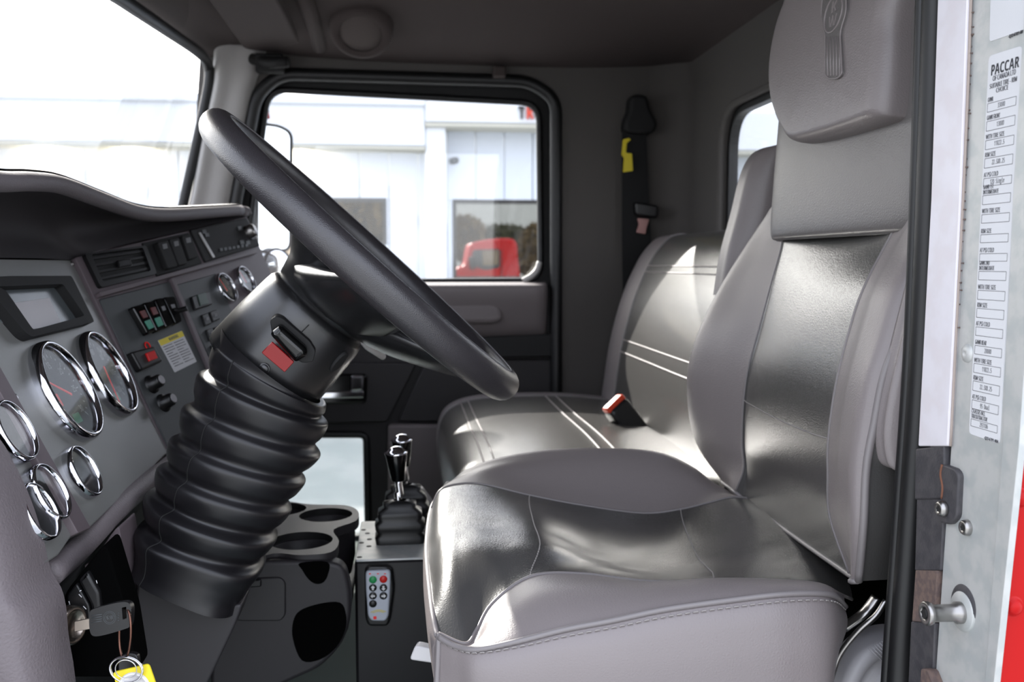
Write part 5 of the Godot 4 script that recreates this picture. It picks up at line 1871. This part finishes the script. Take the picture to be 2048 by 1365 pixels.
	for k in kinds:
		var c := on(J, k[1], k[2])
		var g := frame(J * Vector3(c.x, c.y, 0.005 if k[1] == 1899 else 0.0), J.basis.z, J.basis.x)
		var r: float = k[3]
		st = mb()
		if k[4] == "rivet":
			lathe(st, g, [[0.0, 0.0024], [0.0012, 0.0024], [0.002, 0.0029], [0.004, 0.0022], [r + 0.001, 0.0008], [r + 0.0012, 0.0]], 28)
			single("rivet", st, M.aluminium, k[0], "rivet")
			continue
		lathe(st, g, [[0.0, 0.0046], [0.0030, 0.0046], [0.0036, 0.0052], [0.0048, 0.005], [r - 0.0004, 0.0035], [r, 0.0012], [r, 0.0]], 28)
		var sc := obj("jamb_screw", st, M.steel)
		tag(sc, k[0], "screw", "screws in the door jamb")
		st = mb()
		var star := PackedVector2Array()
		for i in 12:
			star.append(Vector2.from_angle(TAU * i / 12) * (0.0030 if i % 2 == 0 else 0.0018))
		slab(st, g, star, 0.0, 0.0048, 0.0001, 1)
		obj("star_socket", st, M.black_matte, sc)
	# striker pin of the door latch
	var S := thing("striker_pin", "steel latch striker pin standing out of the lower door jamb", "striker", at(1925, 1225, .69))
	var c := on(J, 1926, 1226)
	var g := frame(J * Vector3(c.x, c.y, 0.0), J.basis.z, J.basis.x)
	st = mb()
	lathe(st, frame(g.origin + Vector3(0, 0.001, 0), g.basis.z, g.basis.x), [[0.0, 0.002], [0.0145, 0.002], [0.0155, 0.001], [0.016, -0.001]], 36)
	obj("washer", st, M.aluminium, S, "dished washer")
	st = mb()
	lathe(st, frame(g.origin + J.basis.y * 0.0055, g.basis.z, g.basis.x), [[0.0, 0.0012], [0.0150, 0.0012], [0.0165, 0.0]], 36)
	obj("recess", st, M.worn_rubber, S)
	var tip := at(1877, 1229, 0.66)
	var ax := J.basis.z
	ax = (at(1876, 1229, 0.690) - g.origin)
	var len := 0.030
	var pin := frame(g.origin, J.basis.z + Vector3(0, 0, 0.0), J.basis.x)
	st = mb()
	lathe(st, pin, [[0.0085, 0.001], [0.0085, 0.006], [0.0068, 0.008], [0.0066, len - 0.004], [0.0085, len - 0.003], [0.0092, len - 0.001], [0.0092, len + 0.001], [0.0085, len + 0.002], [0.005, len + 0.0022], [0.0042, len]], 32)
	obj("pin", st, M.steel, S, "steel pin")
	st = mb()
	var star2 := PackedVector2Array()
	for i in 12:
		star2.append(Vector2.from_angle(TAU * i / 12) * (0.0046 if i % 2 == 0 else 0.0032))
	slab(st, pin, star2, len - 0.006, len + 0.0026, 0.0002, 1)
	obj("star_socket", st, M.black_matte, S)
	# --- stickers
	var A := frame(J * Vector3(0, 0, 0.0), J.basis.z, J.basis.x)
	var L := thing("tire_label", "tall white tire and rim rating label on the door jamb", "label", at(1970, 880, .68))
	st = mb()
	var quad := [[1979, 112], [2046, 91], [2000, 889], [1939, 868]]
	slab(st, A, rounded(ons(A, quad), 0.004, 4), 0.0, 0.0006, 0.0002, 1)
	obj("label_sheet", st, M.sticker, L)
	var t := mb()
	var ln := mb()
	var dim := mb()
	# rows of the label: words, and the pixel heights of the box below (left edge top, bottom)
	var rows := [["GVWR", "33000", 182, 208, 225], ["GAWR FRONT", "13000", 238, 244, 263], ["WITH TIRE SIZE", "11R22.5", 270, 282, 300], ["RIM SIZE", "22.5X8.25", 315, 318, 337], ["AT PSI COLD", "120 Single", 350, 358, 374], ["", "", 0, 392, 410], ["WITH TIRE SIZE", "", 425, 430, 447], ["RIM SIZE", "", 463, 470, 486], ["AT PSI COLD", "", 502, 508, 523],
		["", "", 0, 543, 560], ["WITH TIRE SIZE", "", 574, 581, 599], ["RIM SIZE", "", 611, 617, 635], ["AT PSI COLD", "", 648, 654, 671], ["GAWR REAR", "20000", 685, 691, 708], ["WITH TIRE SIZE", "11R22.5", 722, 727, 745], ["RIM SIZE", "22.5X8.25", 757, 762, 781], ["AT PSI COLD", "95 Dual", 792, 800, 817], ["", "", 0, 838, 852]]
	var up := J.basis.y
	for i in rows.size():
		var q: Array = rows[i]
		var xl: float = 1981.0 - (q[3] - 112.0) * 0.0525
		var xr: float = 2040.0 - (q[3] - 91.0) * 0.0570
		var a0 := on(A, xl + 1, q[3])
		var a1 := on(A, xl, q[4])
		var b0 := Vector2(on(A, xr, q[3]).x, a0.y)
		var b1 := Vector2(b0.x, a1.y)
		a1.x = a0.x
		var pts := [a0, b0, b1, a1]
		for k in 4:
			var m0: Vector2 = pts[k]
			var m1: Vector2 = pts[(k + 1) % 4]
			tube(ln, PackedVector3Array([A * Vector3(m0.x, m0.y, 0.0006), A * Vector3(m1.x, m1.y, 0.0006)]), 0.00022, 4)
		var wide := b0.x - a0.x
		if q[0]:
			letters(t, frame(A * Vector3(a0.x, a0.y + 0.0026, 0.0007), A.basis.z, A.basis.x), q[0], 0.0032, 1.0, false, 0.0002, false, false, wide * 0.047 * q[0].length())
		if q[1]:
			letters(dim, frame(A * Vector3((a0.x + b0.x) / 2, (a0.y + a1.y) / 2, 0.0007), A.basis.z, A.basis.x), q[1], 0.0034, 1.0, false, 0.0002, true, true, wide * 0.05 * q[1].length())
		for extra in [[5, "GAWR 1ST", "INTERMEDIATE"], [9, "GAWR 2ND", "INTERMEDIATE"], [17, "CHASSIS NO.", "TRUCK/TRACTOR"]]:
			if extra[0] == i:
				letters(t, frame(A * Vector3(a0.x, a0.y + 0.0062, 0.0007), A.basis.z, A.basis.x), extra[1], 0.0030, 1.0, false, 0.0002, false, false, wide * 0.047 * extra[1].length())
				letters(t, frame(A * Vector3(a0.x, a0.y + 0.0024, 0.0007), A.basis.z, A.basis.x), extra[2], 0.0030, 1.0, false, 0.0002, false, false, wide * 0.047 * extra[2].length())
				if i == 17:
					letters(dim, frame(A * Vector3((a0.x + b0.x) / 2, (a0.y + a1.y) / 2, 0.0007), A.basis.z, A.basis.x), "293106", 0.0034, 1.0, false, 0.0002, true, true, wide * 0.3)
	var head := [["PACCAR", 2011, 133, 0.0078, true, 0.88], ["OF CANADA LTD", 2010, 151, 0.0036, false, 0.72], ["SUITABLE TIRE - RIM", 2008, 166, 0.0033, false, 0.86], ["CHOICE", 2006, 178, 0.0033, false, 0.38]]
	for q in head:
		var p := on(A, q[1], q[2])
		var full := on(A, 2042, 120).x - on(A, 1980, 120).x
		letters(t, frame(A * Vector3(p.x, p.y, 0.0007), A.basis.z, A.basis.x), q[0], q[3], 1.0, q[4], 0.0003, false, true, full * q[5])
	var fp := on(A, 1984, 880)
	letters(t, frame(A * Vector3(fp.x, fp.y, 0.0007), A.basis.z, A.basis.x), "-Q33-6191-00A", 0.0022, 0.8, true, 0.0002)
	obj("label_print", t, M.ink, L)
	obj("box_lines", ln, M.ink_soft, L)
	obj("typed_figures", dim, M.ink_soft, L)
	var L2 := thing("upper_label", "white label at the top of the door jamb, above the tire label", "label", at(2015, 60, .67))
	obj("label_sheet", pad_on(A, [[1984, -60], [2070, -90], [2064, 55], [1980, 84]], 0.0, 0.0006, 0.003, 0.0002), M.sticker, L2)
	st = mb()
	var p2 := on(A, 2034, 68)
	letters(st, frame(A * Vector3(p2.x, p2.y, 0.0007), A.basis.z, A.basis.x), "-Q33-6181-001", 0.0024, 0.8, true, 0.0002)
	obj("label_print", st, M.ink, L2)

# ------------------------------------------------------------------ outside
func mirror_outside() -> void:
	var S := thing("side_mirror", "black framed passenger side mirror outside the door window", "mirror", at(555, 560, 2.95))
	var F := frame(at(548, 370, 2.95), Vector3(0.78, 0, 0.62), Vector3(0.62, 0, -0.78))
	var face := rounded(ons(F, [[515, 246], [560, 252], [584, 266], [582, 500], [515, 505]]), 0.03, 6)
	var st := mb()
	slab(st, F, face, -0.05, -0.004, 0.01, 3)
	obj("mirror_housing", st, M.black, S)
	st = mb()
	slab(st, F, inset(ccw(face.duplicate()), 0.004), -0.006, -0.002, 0.0005, 1)
	obj("mirror_glass", st, M.mirror, S, "bright mirror glass")
	st = mb()
	tube(st, Array(ring(F, face, -0.002)), 0.005, 8, true)
	obj("mirror_rim", st, M.black, S)
	st = mb()
	var Cv := frame(at(556, 530, 2.93), Vector3(0.75, 0.05, 0.75), Vector3(1, 0, -1))
	lathe(st, Cv, [[0.0, 0.012], [0.02, 0.0105], [0.036, 0.006], [0.046, 0.0]], 36)
	obj("convex_glass", st, M.mirror, S, "round convex mirror glass")
	st = mb()
	lathe(st, Cv, [[0.046, 0.003], [0.050, 0.002], [0.052, -0.006], [0.04, -0.03], [0.0, -0.034]], 36)
	obj("convex_housing", st, M.black, S)
	st = mb()
	tube(st, PackedVector3Array([at(535, 580, 2.93), at(520, 620, 2.9), at(500, 640, 2.60)]), 0.012, 8)
	tube(st, PackedVector3Array([at(520, 250, 2.97), at(528, 238, 2.97), at(534, 220, 2.97)]), 0.008, 8)
	obj("mirror_arm", st, M.black, S)
	var k := mb()
	slab(k, F, rounded(ons(F, [[500, 205], [536, 214], [542, 238], [512, 240]]), 0.006), -0.02, 0.0, 0.006, 2)
	obj("marker_reflector", k, M.red_plastic, S, "red marker on the mirror arm")

func leaf_tree(called: String, label: String, px: float, py: float, d: float, w: float, h: float, m: Material, count: int) -> void:
	var c := at(px, py, d)
	var Tn := thing(called, label, "tree", Vector3(c.x, 0, c.z), "trees seen through the building windows")
	var st := mb()
	tube(st, PackedVector3Array([Vector3(c.x, 0, c.z), Vector3(c.x + 0.05, c.y * 0.5, c.z), Vector3(c.x, c.y, c.z)]), 0.12, 8)
	for i in 5:
		var a := TAU * i / 5.0
		tube(st, PackedVector3Array([Vector3(c.x, c.y * 0.7, c.z), c + Vector3(cos(a) * w * 0.35, h * 0.1, sin(a) * w * 0.35)]), 0.05, 6)
	obj("trunk", st, M.bark, Tn)
	var leaf := mb()
	leaf.set_smooth_group(-1)
	tri(leaf, Vector3(-0.05, 0, 0), Vector3(0, 0.02, 0.1), Vector3(0.05, 0, 0))
	tri(leaf, Vector3(-0.05, 0, 0), Vector3(0.05, 0, 0), Vector3(0, 0.01, -0.1))
	leaf.generate_normals()
	var mm := MultiMesh.new()
	mm.transform_format = MultiMesh.TRANSFORM_3D
	mm.mesh = leaf.commit()
	mm.instance_count = count
	for i in count:
		var v := Vector3(rng.randfn(), rng.randfn(), rng.randfn()).normalized() * pow(rng.randf(), 0.45)
		var p := c + Vector3(v.x * w / 2, v.y * h / 2, v.z * w / 2)
		mm.set_instance_transform(i, Transform3D(Basis.from_euler(Vector3(rng.randf() * TAU, rng.randf() * TAU, rng.randf() * TAU)).scaled(Vector3.ONE * rng.randf_range(1.0, 2.2)), p))
	var o := MultiMeshInstance3D.new()
	o.name = "crown"
	o.multimesh = mm
	o.material_override = m
	Tn.add_child(o)
	o.position = -base_of[Tn]
	stuff(o)

func yard() -> void:
	var st := mb()
	box(st, Vector3(-40, -0.2, -60), Vector3(60, 0.0, 30), 0.01)
	struct("ground", st, M.concrete, "pale concrete yard outside the truck", "ground")
	# white building across the yard, built of boards around its windows
	var D := 14.0
	var zf := -D
	var B := thing("white_building", "long white building with vertical siding across the yard", "building", Vector3(2, 0, zf))
	var y_soffit := at(600, 297, D).y
	var y_low := at(200, 209, D).y
	var y_gable := at(980, 256, D).y
	var xa := at(850, 400, D).x
	var xb := at(890, 400, D).x
	var xc := at(1330, 400, D).x
	var w0 := at(908, 402, D)
	var w0b := at(1130, 557, D)
	var w1 := at(565, 398, D)
	var w1b := at(771, 487, D)
	var holes := [[w0.x, w0b.x, w0b.y, w0.y], [w1.x, w1b.x, w1b.y, w1.y]]
	var x := -9.0
	var k := 0
	while x < 14.0:
		var wide := 0.42
		var x2 := x + wide
		var top := y_gable + 0.05 if x > xa - 0.1 and x < xc else y_soffit + 0.05
		var cuts := [[0.0, top]]
		for h in holes:
			if x2 > h[0] and x < h[1]:
				var left: float = clampf(h[0], x, x2)
				var right: float = clampf(h[1], x, x2)
				cuts = [[0.0, h[2]], [h[3], top]]
				st = mb()
				if left > x + 0.02:
					box(st, Vector3(x, h[2], zf - 0.12), Vector3(left, h[3], zf), 0.008)
				if right < x2 - 0.02:
					box(st, Vector3(right, h[2], zf - 0.12), Vector3(x2 - 0.012, h[3], zf), 0.008)
				if left > x + 0.02 or right < x2 - 0.02:
					obj("siding_board", st, M.siding, B)
		st = mb()
		for c in cuts:
			box(st, Vector3(x, c[0], zf - 0.12), Vector3(x2 - 0.012, c[1], zf), 0.008)
		obj("siding_board", st, M.siding, B)
		x = x2
		k += 1
	st = mb()
	box(st, Vector3(-12, y_soffit, zf - 0.3), Vector3(xa, y_low, zf + 0.45), 0.02)
	obj("fascia", st, M.siding_trim, B, "white fascia band")
	st = mb()
	box(st, Vector3(xc, y_soffit, zf - 0.3), Vector3(16, y_low, zf + 0.45), 0.02)
	obj("fascia", st, M.siding_trim, B, "white fascia band")
	st = mb()
	box(st, Vector3(-12, y_soffit - 0.05, zf - 0.2), Vector3(xa, y_soffit - 0.004, zf + 0.44), 0.01)
	box(st, Vector3(xc, y_soffit - 0.05, zf - 0.2), Vector3(16, y_soffit - 0.004, zf + 0.44), 0.01)
	obj("soffit", st, M.soffit, B, "beige soffit edge")
	st = mb()
	box(st, Vector3(xa, y_gable, zf - 0.3), Vector3(xc, y_gable + 1.9, zf + 0.5), 0.02)
	obj("gable_front", st, M.siding_trim, B, "taller white front over the entrance")
	st = mb()
	box(st, Vector3(xa, y_gable - 0.06, zf - 0.2), Vector3(xc, y_gable - 0.004, zf + 0.48), 0.01)
	obj("soffit", st, M.soffit, B)
	st = mb()
	box(st, Vector3(xa, 0, zf - 0.1), Vector3(xb, y_gable, zf + 0.4), 0.02)
	obj("column", st, M.siding_trim, B, "white square column")
	st = mb()
	box(st, Vector3(-12, y_low - 0.02, zf - 0.3), Vector3(xa, y_low + 0.10, zf + 0.52), 0.02)
	obj("gutter", st, M.siding_trim, B)
	for h in holes:
		var W := Transform3D(Basis.IDENTITY, Vector3(0, 0, zf))
		var outer := PackedVector2Array([Vector2(h[0] - 0.02, h[2] - 0.02), Vector2(h[1] + 0.02, h[2] - 0.02), Vector2(h[1] + 0.02, h[3] + 0.02), Vector2(h[0] - 0.02, h[3] + 0.02)])
		var inner := PackedVector2Array([Vector2(h[0] + 0.03, h[2] + 0.03), Vector2(h[1] - 0.03, h[2] + 0.03), Vector2(h[1] - 0.03, h[3] - 0.035), Vector2(h[0] + 0.03, h[3] - 0.035)])
		st = mb()
		holed(st, W, outer, inner, -0.1, 0.02, 16)
		var fr := obj("window", st, M.frame_dark, B, "dark framed building window")
		st = mb()
		slab(st, W, inner, -0.06, -0.05, 0.001, 1)
		obj("pane", st, M.tinted_glass, fr)
	st = mb()
	var b0 := at(560, 487, D)
	var b1 := at(612, 620, D)
	box(st, Vector3(b0.x, 0.0, zf - 0.05), Vector3(b1.x, b0.y - 0.03, zf + 0.03), 0.01)
	obj("beige_door", st, M.beige, B, "beige door below the brown window")
	# sign on the gable
	var Sg := thing("building_sign", "dark and orange sign letters on the white building front", "sign", Vector3(at(1060, 225, D).x, y_gable, zf + 0.52))
	var words := [["T", 1043, "frame_dark"], ["R", 1059, "orange_plastic"], ["U", 1076, "frame_dark"], ["C", 1094, "frame_dark"], ["K", 1110, "frame_dark"]]
	for q in words:
		st = mb()
		letters(st, Transform3D(Basis.IDENTITY, at(q[1], 226, D - 0.53)), q[0], 0.17, 0.75, true, 0.05)
		obj("sign_letter", st, M[q[2]], Sg)
	# wall lamps under the soffit
	var n := 0
	var places := ["far left wall lamp under the eave seen through the windshield", "second wall lamp under the eave seen through the windshield", "wall lamp under the eave beside the side mirror", "wall lamp under the eave seen through the rear window"]
	for q in [[92, 299], [268, 305], [605, 300], [1492, 286]]:
		var p := at(q[0], q[1], D - 0.1)
		var Lp := thing("wall_lamp", places[n], "lamp", p, "wall lamps along the building")
		n += 1
		st = mb()
		lathe(st, frame(p, Vector3(0, -1, 0.3), Vector3(1, 0, 0)), [[0.0, 0.05], [0.04, 0.04], [0.06, 0.01], [0.06, 0.0]], 20)
		var em := mat("lamp_glow", Color(1, 0.97, 0.9), 0.4)
		em.emission_enabled = true
		em.emission = Color(1, 0.96, 0.88)
		em.emission_energy_multiplier = 6.0
		obj("lamp_lens", st, em, Lp)
		st = mb()
		lathe(st, frame(p, Vector3(0, -1, 0.3), Vector3(1, 0, 0)), [[0.062, 0.004], [0.066, 0.0], [0.066, -0.05], [0.0, -0.06]], 20)
		obj("lamp_housing", st, M.siding_trim, Lp)
		var li := OmniLight3D.new()
		li.name = "lamp_light"
		li.light_color = Color(1, 0.95, 0.85)
		li.light_energy = 0.6
		li.omni_range = 12.0
		li.omni_attenuation = 2.0
		li.light_size = 0.06
		li.shadow_enabled = true
		Lp.add_child(li)
		li.position = Vector3(0, -0.09, 0.06)
	var Cm := thing("security_camera", "small grey security camera on the white wall above the window", "camera", at(898, 322, D - 0.1))
	st = mb()
	tube(st, PackedVector3Array([at(901, 320, D - 0.06), at(904, 323, D - 0.12)]), 0.03, 8)
	obj("camera_arm", st, M.grey_plastic, Cm)
	st = mb()
	tube(st, PackedVector3Array([at(904, 323, D - 0.17), at(912, 321, D - 0.3)]), 0.05, 10)
	obj("camera_body", st, M.panel_dark, Cm)
	# what shows through the windows: pale hall, trees and a red truck
	var H := thing("pale_hall", "pale grey hall far behind the building windows", "hall", Vector3(6, 0, -33))
	st = mb()
	box(st, Vector3(-8, 0, -34), Vector3(22, 6.5, -33), 0.05)
	obj("hall_wall", st, M.hangar, H)
	leaf_tree("tree", "brown tree left of the red truck in the right building window", 930, 478, 27.0, 1.2, 1.2, M.leaves_brown, 2500)
	leaf_tree("tree", "olive tree behind the roof of the red truck", 1010, 480, 29.0, 1.6, 0.8, M.leaves_olive, 2500)
	leaf_tree("tree", "brown tree right of the red truck, at the window edge", 1070, 505, 28.0, 1.1, 1.6, M.leaves_brown, 2500)
	leaf_tree("tree", "brown tree filling the left building window", 690, 450, 24.0, 3.6, 2.2, M.leaves_brown, 9000)
	red_truck()

func red_truck() -> void:
	var d := 24.0
	var T := Transform3D(Basis.IDENTITY, Vector3(0, 0, -d))
	var S := thing("red_truck", "red truck cab parked beyond the right building window", "truck", Vector3(at(975, 560, d).x, 0, -d - 1.0))
	var st := mb()
	var side := smooth_flat(ons(T, [[912, 640], [912, 545], [930, 530], [940, 492], [952, 484], [985, 478], [1018, 477], [1032, 484], [1036, 510], [1036, 640]]), 4)
	slab(st, T, side, -1.7, 0.0, 0.08, 3)
	obj("cab", st, M.red_paint, S)
	st = mb()
	slab(st, T, rounded(ons(T, [[946, 500], [1000, 498], [1000, 536], [970, 541], [940, 530]]), 0.06), -0.02, 0.012, 0.006, 2)
	obj("side_window", st, M.black_gloss, S)
	st = mb()
	slab(st, T, rounded(ons(T, [[964, 502], [997, 501], [997, 530], [966, 532]]), 0.04), 0.0, 0.02, 0.004, 1)
	obj("rear_pane", st, mat("pane_brown", Color(0.42, 0.36, 0.27), 0.5), S)
	st = mb()
	slab(st, T, ons(T, [[1002, 500], [1004, 500], [1004, 600], [1002, 600]]), 0.0, 0.01, 0.002, 1)
	obj("door_edge", st, M.frame_dark, S)
	st = mb()
	slab(st, T, rounded(ons(T, [[936, 515], [952, 512], [954, 535], [940, 540]]), 0.03), 0.05, 0.25, 0.03, 2)
	obj("truck_mirror", st, M.black, S)
	for x in [940, 1015]:
		st = mb()
		var c := at(x, 640, d)
		lathe(st, frame(Vector3(c.x, 0.5, -d + 0.02), Vector3(0, 0, 1), Vector3(1, 0, 0)), [[0.0, 0.03], [0.3, 0.03], [0.48, 0.05], [0.5, 0.0], [0.5, -0.25]], 28)
		obj("wheel", st, M.black_matte, S)
